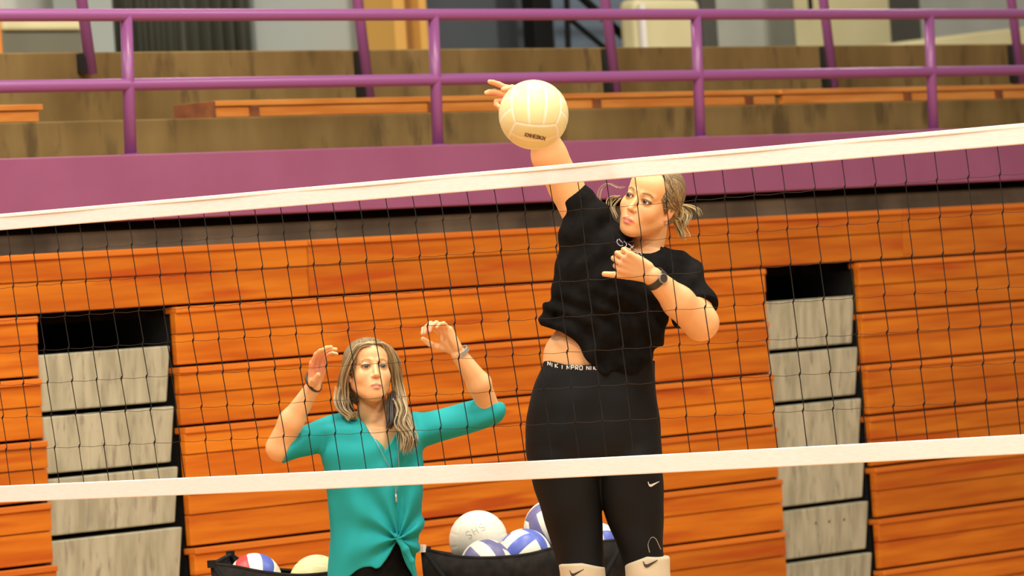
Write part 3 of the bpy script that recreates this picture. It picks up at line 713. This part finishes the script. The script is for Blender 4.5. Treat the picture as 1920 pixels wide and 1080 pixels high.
# knee pads
def pad(x0, x1, y0l, y0r, ym, y1, logo, dx=0):
    t_ = loft(G.st([(min(y0l, y0r) - 12, x0 + 2, x1 - 2, -.122, .085), (min(y0l, y0r) + 2, x0, x1, -.127, .083), (1080, x0 + 4, x1 + 1, -.13, .075), (1120, x0 + 6 + dx, x1 + 2 + dx, -.125, .07), (y1, x0 + 6 + dx, x1 - 1 + dx, -.09, .09)]), .01, e=2.2)
    cut = Pr(lambda P: -(P[..., 1] - np.interp(P[..., 0] - P[..., 2] * .0, [V(x0, 0)[0], V((x0 + x1) / 2, 0)[0], V(x1, 0)[0]], [V(0, y0l)[1], V(0, ym)[1], V(0, y0r)[1]])), (-9,) * 3, (9,) * 3, .008, 'i')
    P_, Q_ = polygonise([t_, cut], .0036, disp=wavy(.0014)); o = link('knee_pad', G.W(P_), Q_, M['kneepad'], root, True)
    G.decal('tick_logo', [t_], swoosh(*logo, -.15), .0012, M['darkprint'], o)
pad(1045, 1135, 1054, 1061, 1053, 1170, (1082, 1072, 26)); pad(1168, 1255, 1058, 1042, 1040, 1165, (1220, 1055, 27), 2)
# watch on the left wrist
wd = nrm(LW - V(1272, 566, -.21)); wc = V(1229, 523, -.262)
def ring(c, d, r, n=40, sq=1.0, up=(0, 0, -1)):
    d = nrm(d); a = nrm(np.cross(d, up)); b = np.cross(d, a); return [c + r * (math.cos(t) * a + sq * math.sin(t) * b) for t in np.linspace(0, 2 * math.pi, n, endpoint=False)]
def strap(fig, name, c, d, r, wdt, th, m, parent=None, sq=1.0):
    mb = MB(); d = nrm(d); o = ring(c, d, r + th, sq=sq); i = ring(c, d, r - .001, sq=sq); n = len(o); v = []
    for k in range(n): v += [o[k] - d * wdt / 2, o[k] + d * wdt / 2, i[k] + d * wdt / 2, i[k] - d * wdt / 2]
    f = [(4 * k + j, 4 * k + (j + 1) % 4, 4 * ((k + 1) % n) + (j + 1) % 4, 4 * ((k + 1) % n) + j) for k in range(n) for j in range(4)]
    mb.add(fig.W(np.array(v)), f); return mb.build(name, m, parent or fig.root, smooth=False, bevel=.0008)
ws = strap(G, 'wristwatch', wc, wd, .036, .024, .003, M['watch'])
a_ = nrm(np.cross(wd, (0, 0, -1))); nf = nrm(np.array([.25, -.35, -1.0])); nf = nrm(nf - wd * (nf @ wd))
mb = MB(); mb.tube([G.W(wc + nf * .034), G.W(wc + nf * .044)], .016, 24); wcse = mb.build('watch_case', M['silver'], ws)
mb = MB(); mb.tube([G.W(wc + nf * .0435), G.W(wc + nf * .0448)], .0135, 24); mb.build('watch_face', M['darkprint'], wcse)
# earring
mb = MB(); mb.tube([G.W(HT(.079, -.002, -.043)), G.W(HT(.081, .002, -.045))], .0035, 10); mb.build('earring', M['silver'], root)
mb = MB(); mb.tube([G.W(HT(-.079, -.002, -.043)), G.W(HT(-.081, .002, -.045))], .0035, 10); mb.build('earring', M['silver'], root)
# shoes
for (ax, ay) in ((1077, 1330), (1222, 1320)):
    A = V(ax, ay - 8, .11); Bt = V(ax - 2, ay + 92, -.02)
    o = G.mesh('shoe', [cone(A, A + (0, .05, .0), .048, .046, .02), cone(A + (0, .04, .01), Bt, .045, .038, .02)], M['shoe'], .006)
    G.mesh('sole', [cone(A + (0, .07, .045), Bt + (0, .01, .030), .028, .026, .02)], M['sole'], .006, parent=o)
# hair: cap pulled back plus locks
capB = HB
cap = [ell(HT(0, -.026, .032), np.array([.084, .097, .094]) * HS, HB, .01), ell(HT(0, -.075, -.02), np.array([.062, .045, .055]) * HS, HB, .02),
       ell(HT(-.004, .085, -.024), np.array([.071, .085, .086]) * HS, HB, .008, 's'), ell(HT(0, .03, -.085), np.array([.10, .10, .062]) * HS, HB, .008, 's')]
SWEEP = [-.75, -.62]
def sweep_angle(q):   # strands converge on the bun axis
    a, b = SWEEP; n_ = math.hypot(a, b); up = (q[..., 2] * -a + q[..., 1] * b) / n_
    return np.arctan2(q[..., 0], up + 1e-6)
def streaks(C, B, s, A=(.15, .09, .04), Bc=(.42, .30, .15), dk=(.07, .04, .02), fr=64):
    def f(P):
        q = (P - C) @ B.T / s; t = sweep_angle(q); x = .5 + .22 * np.sin(t * fr + 1.0 * np.sin(q[:, 1] * 5)) + .16 * np.sin(t * fr * 2.3 + 1) + .14 * np.cos(t * fr * .37 + 1); x = np.clip(x, 0, 1)
        c = np.array(A) * (1 - x[:, None]) + np.array(Bc) * x[:, None]; m_ = (np.sin(t * fr * 1.7 + 2) > .75)[:, None]; return np.where(m_, np.array(dk), c)
    return f
def hair_disp(C, B, s, fr=64):
    def f(P):
        q = (P - C) @ B.T / s; t = sweep_angle(q); return np.sin(t * fr + 1.0 * np.sin(q[..., 1] * 5)) * .0007
    return f
hair = G.mesh('hair', cap, M['hair'], .003, disp=hair_disp(HC, HB, HS), color=streaks(HC, HB, HS))
locks(G, 'ponytail', [([(1250, 392, .06), (1268, 390, .09), (1284, 402, .10), (1283, 424, .09)], 60, .010, .0032, .005),
                      ([(1256, 396, .07), (1280, 384, .09), (1302, 390, .09), (1313, 405, .09)], 16, .004, .0018, .003),
                      ([(1262, 404, .07), (1272, 420, .08), (1276, 436, .08), (1282, 446, .08)], 34, .009, .0024, .005),
                      ([(1256, 386, .06), (1276, 394, .08), (1272, 412, .08), (1256, 408, .07)], 30, .008, .0036, .004)], 3, hair, cA=(.46, .36, .17), cB=(.72, .62, .36), cD=(.30, .20, .08))
locks(G, 'loose_strands', [([(1172, 350, .03), (1160, 352, .05), (1142, 345, .06), (1128, 355, .06), (1124, 372, .05), (1130, 384, .04)], 4, .003, .0014, .001),
                     ([(1160, 368, .03), (1148, 372, .05), (1143, 385, .05), (1152, 402, .04)], 12, .004, .0032, .002),
                     ([(1162, 372, .03), (1152, 384, .04), (1150, 396, .04), (1156, 410, .03)], 8, .003, .003, .002),
                     ], 8, hair, cA=(.46, .36, .18), cB=(.70, .60, .38), cD=(.30, .20, .10))
def surface_locks(fig, name, prims, starts, end, n, seed, parent, r, cols):
    rg = np.random.default_rng(seed); V_, Fc, Cc = [], [], []
    for k in range(n):
        f_ = k / (n - 1); sx = np.interp(f_, np.linspace(0, 1, len(starts)), [q[0] for q in starts]) + rg.normal(0, 1.2); sy = np.interp(f_, np.linspace(0, 1, len(starts)), [q[1] for q in starts]) + rg.normal(0, 1.2)
        ex, ey = end[0] + rg.normal(0, 4), end[1] + rg.normal(0, 6); pts = []; bow = rg.uniform(-.10, .02)
        for t in np.linspace(0, 1, 10):
            dx, dy = ex - sx, ey - sy; px, py = sx + dx * t - dy * bow * math.sin(math.pi * t), sy + dy * t + dx * bow * math.sin(math.pi * t); p = fig.V(px, py); w_ = fig.sdf_front(prims, p[0], p[1], w0=-.25)
            if w_ is not None: pts.append(fig.V(px, py, w_ - rg.uniform(.0002, .0016)))
        if len(pts) < 4: continue
        q = catmull(pts, 3); tt = np.linspace(0, 1, len(q)); v, f = sweep(q, r * rg.uniform(.6, 1.3) * np.clip(np.minimum(tt * 5 + .3, 1), 0, 1), 5, .6)
        Fc += [tuple(i + len(V_) for i in a) for a in f]; V_ += list(v); Cc += [np.array(cols[int(rg.integers(len(cols)))])] * len(v)
    return link(name, fig.W(np.array(V_)), Fc, M['hair'], parent, True, np.array(Cc))
surface_locks(G, 'swept_back_locks', cap, [(1196, 331), (1215, 332), (1232, 340), (1240, 358), (1243, 380), (1247, 398)], (1268, 400), 70, 5, hair, .0024, [(.10, .06, .03), (.20, .13, .06), (.34, .24, .12), (.50, .38, .20), (.26, .17, .08)])
surface_locks(G, 'crown_locks', cap, [(1222, 318), (1240, 320), (1255, 325), (1268, 336)], (1274, 398), 50, 6, hair, .0024, [(.12, .07, .03), (.22, .15, .07), (.36, .26, .13), (.46, .35, .19)])

# ------------------------------------------------------------ the woman in teal
YT = 16.8
fx = at(705, 540, YT); root = empty('person', (fx[0], fx[1], 0))
tag(root, 'woman in a knotted teal top with long blonde hair, both hands raised, looking up', 'person')
G = Figure(YT, root); V = G.V
HC = V(693, 695, 0); HB = basis((.24, -.20, -.93), (-.05, -.98, .18)); HS = 1.0
hp, HT = head_prims(HC, HB, HS, .97)
neck = [cone(V(694, 728, .03), V(703, 790, .03), .050, .054, .02), cone(V(703, 785, .03), V(706, 830, .02), .056, .09, .03)]
arms = [cone(V(622, 810, .02), V(525, 842, -.06), .050, .042, .02), cone(V(522, 838, -.06), V(546, 790, -.10), .043, .042, .02), cone(V(546, 790, -.10), V(588, 724, -.14), .041, .026, .02)]
arms += hand_prims(V(590, 720, -.14), (.14, -.88, -.42), (.80, .06, -.62), -1, 1.02, ((.30, .35, .25), (.35, .40, .30), (.40, .45, .35), (.45, .5, .4)), (.10, .02, -.06, -.14),
                   thumb=((.35, .85, .55), (.70, .35, .55), (.95, -.1, .4)))
arms += [cone(V(785, 808, .02), V(916, 774, -.03), .048, .036, .02), cone(V(920, 772, -.015), V(899, 722, -.085), .036, .041, .02), cone(V(898, 718, -.09), V(860, 664, -.13), .040, .027, .02)]
arms += hand_prims(V(856, 658, -.135), (-.50, -.85, -.12), (-.62, .45, -.62), -1, 1.0, ((.55, .95, .7), (.60, 1.0, .75), (.55, .95, .75), (.4, .8, .6)), (.16, .04, -.06, -.18),
                   thumb=((.6, .6, .45), (.85, .55, .45), (.95, .35, .25)))
body = [loft(G.st([(800, 640, 762, -.07, .09), (850, 632, 770, -.09, .10), (950, 640, 768, -.085, .09), (1000, 640, 765, -.08, .09), (1060, 632, 775, -.09, .11), (1120, 630, 785, -.09, .12)]), .03)]
def leg2(h_, k_, a_): return [cone(V(*h_, .01), V(*k_, -.04), .064, .056, .02), cone(V(*k_, -.04), V(*a_, .03), .055, .036, .02), cone(V(*a_, .03), V(a_[0], a_[1] + 22, -.10), .034, .028, .02)]
lgs = leg2((672, 1110), (668, 1300), (664, 1500)) + leg2((742, 1110), (752, 1300), (760, 1500))
hc_ = head_color(HC, HB, HS, .97, brow=(.30, .17, .08), lip=(.60, .24, .18), blush=.10)
red = hands_red([(V(604, 690, -.2), .05), (V(808, 622, -.2), .032)], .95)
G.mesh('body', body + neck + arms + lgs + hp, M['skin'], .0026, color=lambda P: red(P, hc_(P, skin_col(P, base=np.array([.87, .50, .235])))))
eyes(G, HT, HS, (.18, -.42, -.88))
# teal top
teal_p = [loft(G.st([(775, 640, 765, -.05, .09), (800, 606, 795, -.10, .115), (830, 604, 795, -.125, .12), (870, 605, 792, -.135, .115), (910, 612, 793, -.13, .11), (950, 618, 793, -.125, .11), (1000, 618, 788, -.125, .115), (1040, 615, 782, -.125, .125), (1085, 612, 780, -.125, .13), (1120, 614, 782, -.125, .13)]), .02, e=2.2),
          cone(V(640, 800, .02), V(700, 790, .03), .044, .045, .03), cone(V(700, 790, .03), V(775, 800, .02), .045, .044, .03),
          cone(V(625, 808, .02), V(530, 842, -.062), .058, .049, .02), cone(V(782, 810, .02), V(921, 771, -.03), .062, .050, .02),
          ell(V(746, 1008, -.128), (.020, .016, .014), None, .010)]
def hemt(P):   # hem, opening below the knot, sleeve ends
    px = P[..., 0] / YT * FPX + 960; py = P[..., 1] / YT * FPX + 540
    front = P[..., 2] < -.02
    hv_ = np.interp(px, [600, 640, 660, 690, 715, 735, 746, 756, 770, 778, 790], [1090, 1083, 1080, 1066, 1050, 1030, 1014, 1030, 1060, 1085, 1040])
    hb = np.interp(px, [600, 640, 780, 800], [1092, 1100, 1080, 1040])
    a = (py - np.where(front, hv_, hb)) / FPX * YT * .6
    s1 = (P - V(541, 838, -.05)) @ nrm(np.array([-.90, -.36, -.15])); s1 = np.where(np.linalg.norm(P - V(540, 838, -.03), axis=-1) < .115, s1, -1)
    s2 = (P - V(915, 752, -.03)) @ nrm(np.array([.05, -1.0, -.10])); s2 = np.where(np.linalg.norm(P - V(917, 742, -.04), axis=-1) < .072, s2, -1)
    return np.maximum(np.maximum(a, s1), s2)
K0 = V(746, 1010, -.12)
def tfolds(P):
    u, v, w_ = P[..., 0], P[..., 1], P[..., 2]; dx = u - K0[0]; dy = v - K0[1]; rr = np.sqrt(dx * dx + dy * dy) + .02; th = np.arctan2(dx, -dy)
    low = np.clip((v - V(0, 880)[1]) / .12, 0, 1); fr = (w_ < .03)
    rad = np.sin(th * 8.5 + 6 * np.minimum(rr, .30) + 1.2 * np.sin(th * 2)) * .0110 * np.exp(-(rr - .10) ** 2 / .018) * fr
    drape = np.sin(u * 58 + 1.5 * np.sin(v * 14)) * .0045 * low
    up = np.sin((u * .5 + v) * 60 + 2 * np.sin(u * 16)) * .0032 * (1 - low)
    pinch = .010 * np.exp(-(rr / .035) ** 2) * fr
    return rad + drape + up + pinch * 0
vneck = [Pr(lambda P: np.maximum(np.abs(P[..., 0] - V(723, 800)[0] + (P[..., 1] - V(0, 840)[1]) * -.05) * .72 - (V(0, 842)[1] - P[..., 1]) * .58, P[..., 2] - .05) * .9, V(600, 740, -.3), V(800, 850, .06), .003, 's'),
         cone(V(694, 740, .04), V(702, 795, .02), .062, .062, .004, 's')]
P_, Q_ = polygonise(teal_p + [Pr(hemt, (-9,) * 3, (9,) * 3, .004, 'i')] + vneck, .0034, disp=tfolds)
top = link('top', G.W(P_), Q_, M['teal'], root, True)
# hanging tail of the knot
G.mesh('knot_tail', [cone(V(747, 1012, -.132), V(760, 1030, -.130), .009, .012, .01), cone(V(760, 1030, -.130), V(772, 1052, -.125), .012, .008, .01), cone(V(772, 1052, -.125), V(779, 1082, -.115), .009, .003, .01)], M['teal'], .003, parent=top)
G.mesh('knot', [ell(V(746, 1009, -.130), (.012, .010, .011), None, .006), cone(V(740, 1003, -.128), V(751, 1013, -.130), .007, .008, .006)], M['teal'], .003, parent=top)
# trousers
tr = [loft(G.st([(1000, 632, 770, -.100, .105), (1050, 626, 776, -.112, .125), (1120, 622, 786, -.118, .14), (1160, 622, 790, -.11, .14)]), .02, e=2.2),
      loft(G.st([(1130, 624, 708, -.10, .12), (1220, 630, 704, -.10, .08), (1300, 636, 700, -.10, .05), (1400, 634, 696, -.05, .09), (1495, 642, 688, -.02, .08)]), .012),
      loft(G.st([(1130, 706, 790, -.10, .12), (1220, 712, 786, -.10, .08), (1300, 720, 784, -.10, .05), (1400, 722, 784, -.05, .09), (1495, 738, 784, -.02, .08)]), .012)]
G.mesh('trousers', tr, M['shirtblack'], .005, disp=wavy(.0015))
for ax in (664, 760):
    o = G.mesh('shoe', [cone(V(ax, 1508, .03), V(ax, 1512, -.15), .040, .034, .02)], M['darkprint'], .006)
# bracelets, watch, necklace
bd = nrm(V(590, 718, -.14) - V(546, 790, -.10)); bc = V(588, 716, -.142)
mb = MB(); rg = ring(bc, nrm(bd + np.array([.25, .35, -.35])), .036); rg = rg + [rg[0]]; mb.tube(G.W(np.array(rg)), .0042, 8, cap=False); br = mb.build('bracelet', M['watch'], root, smooth=True)
strap(G, 'wristwatch', V(863, 661, -.127), V(856, 658, -.135) - V(898, 718, -.09), .030, .016, .0025, M['silver'])
nl = []
for pts in ([(690, 800), (705, 828), (722, 860), (738, 895), (742, 925)], [(742, 800), (746, 840), (748, 880), (745, 912), (742, 925)]):
    q = []
    allp = [p for p in teal_p] + body + neck
    for px, py in catmull(pts, 6):
        p = V(px, py); w_ = G.sdf_front(allp, p[0], p[1]); q.append(G.W(V(px, py, (w_ if w_ is not None else -.1) - .006)))
    nl.append(q)
mb = MB()
for q in nl: mb.tube(q, .0012, 5)
mb.tube([nl[0][-1], nl[0][-1] + np.array([0, -.002, -.03])], .004, 8)
mb.build('necklace', M['silver'], root, smooth=True)
# hair
cap = [ell(HT(0, -.022, .034), np.array([.090, .098, .088]) * HS, HB, .01), ell(HT(0, -.06, -.04), np.array([.080, .060, .08]) * HS, HB, .02),
       ell(HT(0, .085, -.012), np.array([.069, .085, .090]) * HS, HB, .008, 's'), ell(HT(0, .045, -.09), np.array([.075, .085, .085]) * HS, HB, .008, 's')]
tc1, tc2, tcd = (.24, .16, .075), (.58, .45, .25), (.09, .05, .025)
SWEEP[:] = [.35, -.9]
hair = G.mesh('hair', cap, M['hair'], .003, disp=hair_disp(HC, HB, HS), color=streaks(HC, HB, HS, (.18, .12, .055), (.38, .28, .14), tcd))
L = []
for i in range(6):   # image left side, from the parting down over the shoulder
    x = i * 2.4
    L.append(([(696 - i * 3, 645 + i * .8, -.055 + i * .012), (672 - i * 1.9, 652 + i, -.060 + i * .014), (655 - i * 1.9, 690, -.050 + i * .016), (648 - i * 2.2, 730, -.03 + i * .014), (648 - i * 1.2, 762, -.05 + i * .014), (664 - i * 3, 781 + i, -.06 + i * .012)], 15, .0060, .0034, .011))
for i in range(6):   # image right side
    L.append(([(700 + i * 2, 645 + i * .6, -.05 + i * .012), (722 + i * 1.2, 648 + i, -.04 + i * .012), (738 + i * 1.4, 682, -.02 + i * .012), (742 + i * 1.8, 722, -.01 + i * .012), (744 + i * 2.4, 764, -.05 + i * .006), (752 + i * 3.0, 806, -.125 + i * .004), (757 + i * 2.6, 846 - i * 1.5, -.150)], 15, .0060, .0034, .013))
L.append(([(740, 750, -.06), (737, 775, -.08), (736, 795, -.10)], 1, .001, .005, .002))
locks(G, 'long_locks', L, 21, hair, cA=tc1, cB=tc2, cD=(.16, .10, .05))
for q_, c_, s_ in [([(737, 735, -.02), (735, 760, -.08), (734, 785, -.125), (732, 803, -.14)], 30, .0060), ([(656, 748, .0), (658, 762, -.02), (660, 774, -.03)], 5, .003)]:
    locks(G, 'painted_shade_lock', [(q_, c_, s_, .0055, .002)], 4, hair, cA=(.02, .012, .008), cB=(.035, .022, .012), cD=(.02, .012, .008))  # shade inside the hair, put into the colour as near-black strands

locks(G, 'wavy_ends', [([(748, 745, -.06), (757, 770, -.10), (752, 795, -.14), (765, 820, -.16), (768, 848, -.165)], 40, .010, .0032, .010),
                       ([(748, 770, -.08), (764, 795, -.13), (774, 820, -.16), (778, 838, -.16)], 24, .007, .0030, .008)], 77, hair, cA=(.30, .21, .10), cB=(.68, .55, .32), cD=(.16, .10, .05))
locks(G, 'wavy_ends', [([(640, 725, .0), (637, 748, -.02), (645, 770, -.06), (660, 782, -.08), (668, 772, -.09)], 34, .008, .0032, .008)], 77, hair, cA=(.30, .21, .10), cB=(.68, .55, .32), cD=(.16, .10, .05))
hc3 = [(.20, .13, .06), (.30, .21, .10), (.42, .31, .16), (.12, .07, .035)]
surface_locks(G, 'crown_locks', cap, [(702, 637), (690, 642), (676, 648)], (646, 712), 60, 31, hair, .0030, hc3)
surface_locks(G, 'crown_locks', cap, [(702, 637), (714, 641), (726, 648)], (744, 712), 60, 32, hair, .0030, hc3)

# ------------------------------------------------------------ volleyballs
M['ballcream'] = mat('cream_leather', (.82, .74, .38), .38, 0, .4); M['ballseam'] = mat('pale_seam', (.90, .86, .66), .45)
M['ballwhite'] = mat('white_leather', (.86, .82, .68), .4); M['ballseam2'] = mat('grey_seam', (.70, .67, .55), .5)
M['ballblue'] = mat('blue_leather', (.10, .14, .52), .4); M['ballred'] = mat('red_leather', (.72, .05, .05), .4); M['ballnavy'] = mat('slate_blue_leather', (.16, .15, .33), .45); M['ink'] = mat('faded_ink', (.22, .13, .07), .7); M['ink2'] = mat('faded_pen', (.50, .49, .38), .7)
def volleyball(c, r, B, scheme, mats, seam=1, n=39, name='volleyball'):
    """six faces of three strips each; scheme[face] = material index of the three strips; B rows = ball axes in world"""
    V_, F_, fm = [], [], []
    axs = [(0, 1, 2, 1), (0, 1, 2, -1), (1, 2, 0, 1), (1, 2, 0, -1), (2, 0, 1, 1), (2, 0, 1, -1)]
    for fi, (a, b, e, sg) in enumerate(axs):
        base = len(V_)
        for i in range(n + 1):
            for j in range(n + 1):
                x, y = 2 * i / n - 1, 2 * j / n - 1; x2, y2 = math.tan(x * math.pi / 4), math.tan(y * math.pi / 4)
                p = np.zeros(3); p[a] = sg; p[b] = x2; p[e] = y2; p = nrm(p)
                es = min(abs(abs(x) - 1), abs(abs(y) - 1), abs(abs(y) - 1 / 3)); g = 1 - .012 * math.exp(-(es / .035) ** 2)
                V_.append(c + r * g * (p @ B))
        for i in range(n):
            for j in range(n):
                q = (base + i * (n + 1) + j, base + (i + 1) * (n + 1) + j, base + (i + 1) * (n + 1) + j + 1, base + i * (n + 1) + j + 1)
                F_.append(q if sg > 0 else q[::-1]); y = (j + .5) / n; stp = min(2, int(y * 3)); k = scheme[fi][stp]
                yy = 2 * y - 1; xx = 2 * (i + .5) / n - 1
                if seam is not None and min(abs(abs(xx) - 1), abs(abs(yy) - 1), abs(abs(yy) - 1 / 3)) < .030: k = seam
                fm.append(k)
    V_ = np.array(V_); o = link(name, V_ - c, F_, None, None, True, mats=mats, fmat=fm); o.location = tuple(c); return o
def rotB(ax, ang, ref=None):
    m_ = np.array(Matrix.Rotation(ang, 3, Vector(ax))); return (ref if ref is not None else np.array([RC, F, UC])) @ m_.T
def ball_text(o, c, r, strokes, wdt, m, name):
    """strokes in camera-facing units (fraction of the radius, right and up), wrapped on the near side of the ball"""
    mb = MB()
    for s_ in strokes:
        pts = []
        for a, b in (catmull(s_, 4) if len(s_) > 2 else np.linspace(s_[0], s_[1], 5)):
            zz = math.sqrt(max(.02, 1 - a * a - b * b)); pts.append(r * 1.001 * (a * RC + b * UC - zz * F))
        mb.tube(pts, wdt, 5)
    return mb.build(name, m, o)
def xf(strokes, cx, cy, s_, ang):
    ca, sa = math.cos(ang), math.sin(ang); return [[(cx + s_ * (x * ca - y * sa), cy + s_ * (x * sa + y * ca)) for x, y in q] for q in strokes]
Sg = [[(.5, .8), (.2, 1), (-.1, .8), (0, .5), (.35, .4), (.5, .15), (.25, -.05), (-.1, .1)]]
Hg = [[(0, 0), (0, 1)], [(.6, 0), (.6, 1)], [(0, .5), (.6, .5)]]
YB = 14.95; cB = at(1000.5, 215, YB); rB = 65.5 / FPX * YB
R0 = np.array([RC, F, UC])
Bb = rotB((1, 0, 0), R(-18)); Bb = np.array([RC * .97 + F * .24, UC * .94 + F * .30, F]); Bb = np.array([nrm(F * 1 + RC * -.12 + UC * -.48), [0, 0, 0], [0, 0, 0]]); Bb[2] = nrm(RC - Bb[0] * (RC @ Bb[0])); Bb[1] = np.cross(Bb[2], Bb[0])
o = volleyball(cB, rB, Bb, [(0, 0, 0)] * 6, [M['ballcream'], M['ballseam']])
tag(o, 'cream volleyball in mid air above the net, in front of the raised hand', 'volleyball')
ts = []
for i, ch in enumerate('KNHEBKN'):
    g = {'K': [[(0, 0), (0, 1)], [(0, .5), (.6, 1)], [(0, .5), (.6, 0)]], 'N': [[(0, 0), (0, 1)], [(0, 1), (.6, 0)], [(.6, 0), (.6, 1)]], 'H': Hg, 'E': [[(0, 0), (0, 1)], [(0, 0), (.6, 0)], [(0, 1), (.6, 1)], [(0, .5), (.5, .5)]], 'B': [[(0, 0), (0, 1)], [(0, 1), (.5, .9), (.5, .6), (0, .5)], [(0, .5), (.6, .4), (.6, .1), (0, 0)]]}[ch]
    ts += [[(x + i * .85, y) for x, y in q] for q in g]
ball_text(o, cB, rB, xf(ts, -.25, -.64, .100, -.20), .0018, M['ink'], 'printed_label')
W_, C_ = M['ballwhite'], M['ballcream']
def oriented(ax, up):   # ball with the strips of its first face running along 'up', that face towards ax
    a = nrm(ax); u = nrm(np.asarray(up) - a * (np.asarray(up) @ a)); return np.array([a, u, np.cross(a, u)])
YC = 17.25
def tri(px, py, rpx, Y, B, scheme, mats, label, seam=None, group='volleyballs in the carts'):
    c = at(px, py, Y); o = volleyball(c, rpx / FPX * Y, B, scheme, mats, seam, 30); tag(o, label, 'volleyball', group); return o, c, rpx / FPX * Y
o, c, r = tri(897, 1012, 55, 17.38, oriented(-F, UC), [(0, 0, 0)] * 6, [W_, M['ballseam2']], 'plain white volleyball with three faint letters, in the right cart', None)
gl = Sg + [[(x + .95, y) for x, y in q] for q in Hg] + [[(x + 2.15, y) for x, y in q] for q in Sg]
ball_text(o, c, r, xf(gl, -.30, .10, .235, .52), .0010, M['ink2'], 'handwritten_letters')
m3 = [W_, M['ballblue'], M['ballred'], M['ballnavy']]
o, c, r = tri(912, 1061, 50, 17.10, oriented(-F + UC * .8 + RC * -.1, UC * .55 + RC * -.35), [(3, 0, 3), (0, 3, 0), (0, 3, 0), (3, 0, 3), (0, 3, 0), (0, 3, 0)], m3, 'white and slate blue volleyball low in front of the plain white one')
o, c, r = tri(984, 1042, 51, 17.24, oriented(-F + RC * -.35 + UC * .45, UC * .8 + RC * .75), [(0, 1, 0), (0, 1, 0), (1, 0, 1), (0, 1, 2), (0, 1, 0), (1, 0, 1)], m3, 'bright blue and white volleyball between the plain white one and the player legs')
o, c, r = tri(1036, 990, 54, 17.42, oriented(-F + RC * -.1, UC * .8 + RC * -.45), [(3, 0, 3), (0, 3, 0), (3, 0, 3), (0, 3, 0), (3, 0, 0), (3, 0, 3)], m3, 'slate blue and white volleyball highest in the cart, half behind the player leg')
o, c, r = tri(1116, 1028, 50, 17.30, oriented(-F + RC * .7, UC), [(3, 1, 0), (0, 1, 0), (0, 1, 0), (3, 0, 1), (0, 1, 0), (0, 3, 0)], m3, 'blue and white volleyball showing between the player legs')
o, c, r = tri(478, 1088, 51, 17.2, oriented(-F + UC * 1.5 + RC * .05, UC + F * .2 + RC * -.12), [(1, 0, 2), (0, 0, 0), (0, 0, 0), (0, 0, 0), (0, 0, 0), (0, 0, 0)], m3, 'red, white and blue striped volleyball in the left cart')
o, c, r = tri(594, 1092, 52, 17.25, oriented(-F, UC), [(0, 0, 0)] * 6, [C_, M['ballseam']], 'plain cream volleyball in the left cart beside the teal top', 0)

# ------------------------------------------------------------ ball carts
def cart(name, rim_front, rim_back, Yf, Yb, label):
    """fabric hammock cart: sagging canvas between four corner posts on a folding frame with castors"""
    f = [at(x, y, Yf) for x, y in rim_front]; b = [at(x, y, Yb) for x, y in rim_back]
    f = catmull(f, 6); b = catmull(b, 6); n = min(len(f), len(b)); f, b = f[:n], b[:n]
    base = (f[0] + f[-1] + b[0] + b[-1]) / 4; t = empty(name, (base[0], base[1], 0)); o = np.array(t.location); tag(t, label, 'ball cart', 'black canvas ball carts')
    depth = .42; V_ = []; F_ = []
    loop = list(f) + list(b[::-1]); m_ = len(loop); cen = np.mean(loop, 0)
    for k in range(7):
        s_ = k / 6
        for p in loop:
            q = p.copy(); sh = 1 - .16 * s_ ** 2; q[:2] = cen[:2] + (p[:2] - cen[:2]) * sh; q[2] = p[2] * (1 - s_) + (cen[2] - depth) * s_; V_.append(q - o)
    for k in range(6):
        for j in range(m_): F_.append((k * m_ + j, k * m_ + (j + 1) % m_, (k + 1) * m_ + (j + 1) % m_, (k + 1) * m_ + j))
    V_.append(np.append(cen[:2], cen[2] - depth) - o); F_ += [(6 * m_ + j, 6 * m_ + (j + 1) % m_, 7 * m_) for j in range(m_)]
    bag = link('canvas_bag', V_, F_, M['cloth'], t, True); so = bag.modifiers.new('s', 'SOLIDIFY'); so.thickness = .006
    mb = MB(); lp = [p - o for p in loop] + [loop[0] - o]; mb.tube(lp, .007, 8, cap=False); mb.build('rim_binding', M['cloth'], bag, smooth=True)
    corners = [f[0], f[-1], b[-1], b[0]]
    for i, p in enumerate(corners):
        opp = corners[(i + 1) % 4 if i % 2 == 0 else i - 1]
        q = np.array([opp[0] * .8 + p[0] * .2, opp[1] * .8 + p[1] * .2, .07])
        MB().tube([p - o + (0, 0, .004), q - o], .010, 10).build('frame_leg', M['black'], t, smooth=True)
        a_ = q - o; w_ = MB().tube([a_ + (-.012, 0, -.035), a_ + (.012, 0, -.035)], .035, 18).build('castor', M['black'], t)
        MB().tube([p - o + (0, 0, -.012), p - o + (0, 0, .014)], .016, 10).build('corner_cap', M['sclera'] if i == 0 and name == 'ball_cart' and label.startswith('black canvas ball cart behind') else M['cloth'], t)
    return t
cart('ball_cart', [(397, 1058), (440, 1063), (500, 1074), (570, 1079), (650, 1070), (740, 1052)], [(432, 1040), (470, 1060), (520, 1068), (580, 1070), (660, 1062), (735, 1036)], 16.98, 17.56, 'black canvas ball cart at the lower left holding a striped volleyball')
cart('ball_cart', [(791, 1029), (840, 1041), (880, 1046), (930, 1046), (990, 1040), (1060, 1024), (1172, 1012)], [(800, 1032), (850, 1040), (890, 1044), (950, 1042), (1010, 1034), (1070, 1022), (1165, 1008)], 16.98, 17.62, 'black canvas ball cart behind the player legs, filled with white and blue volleyballs')
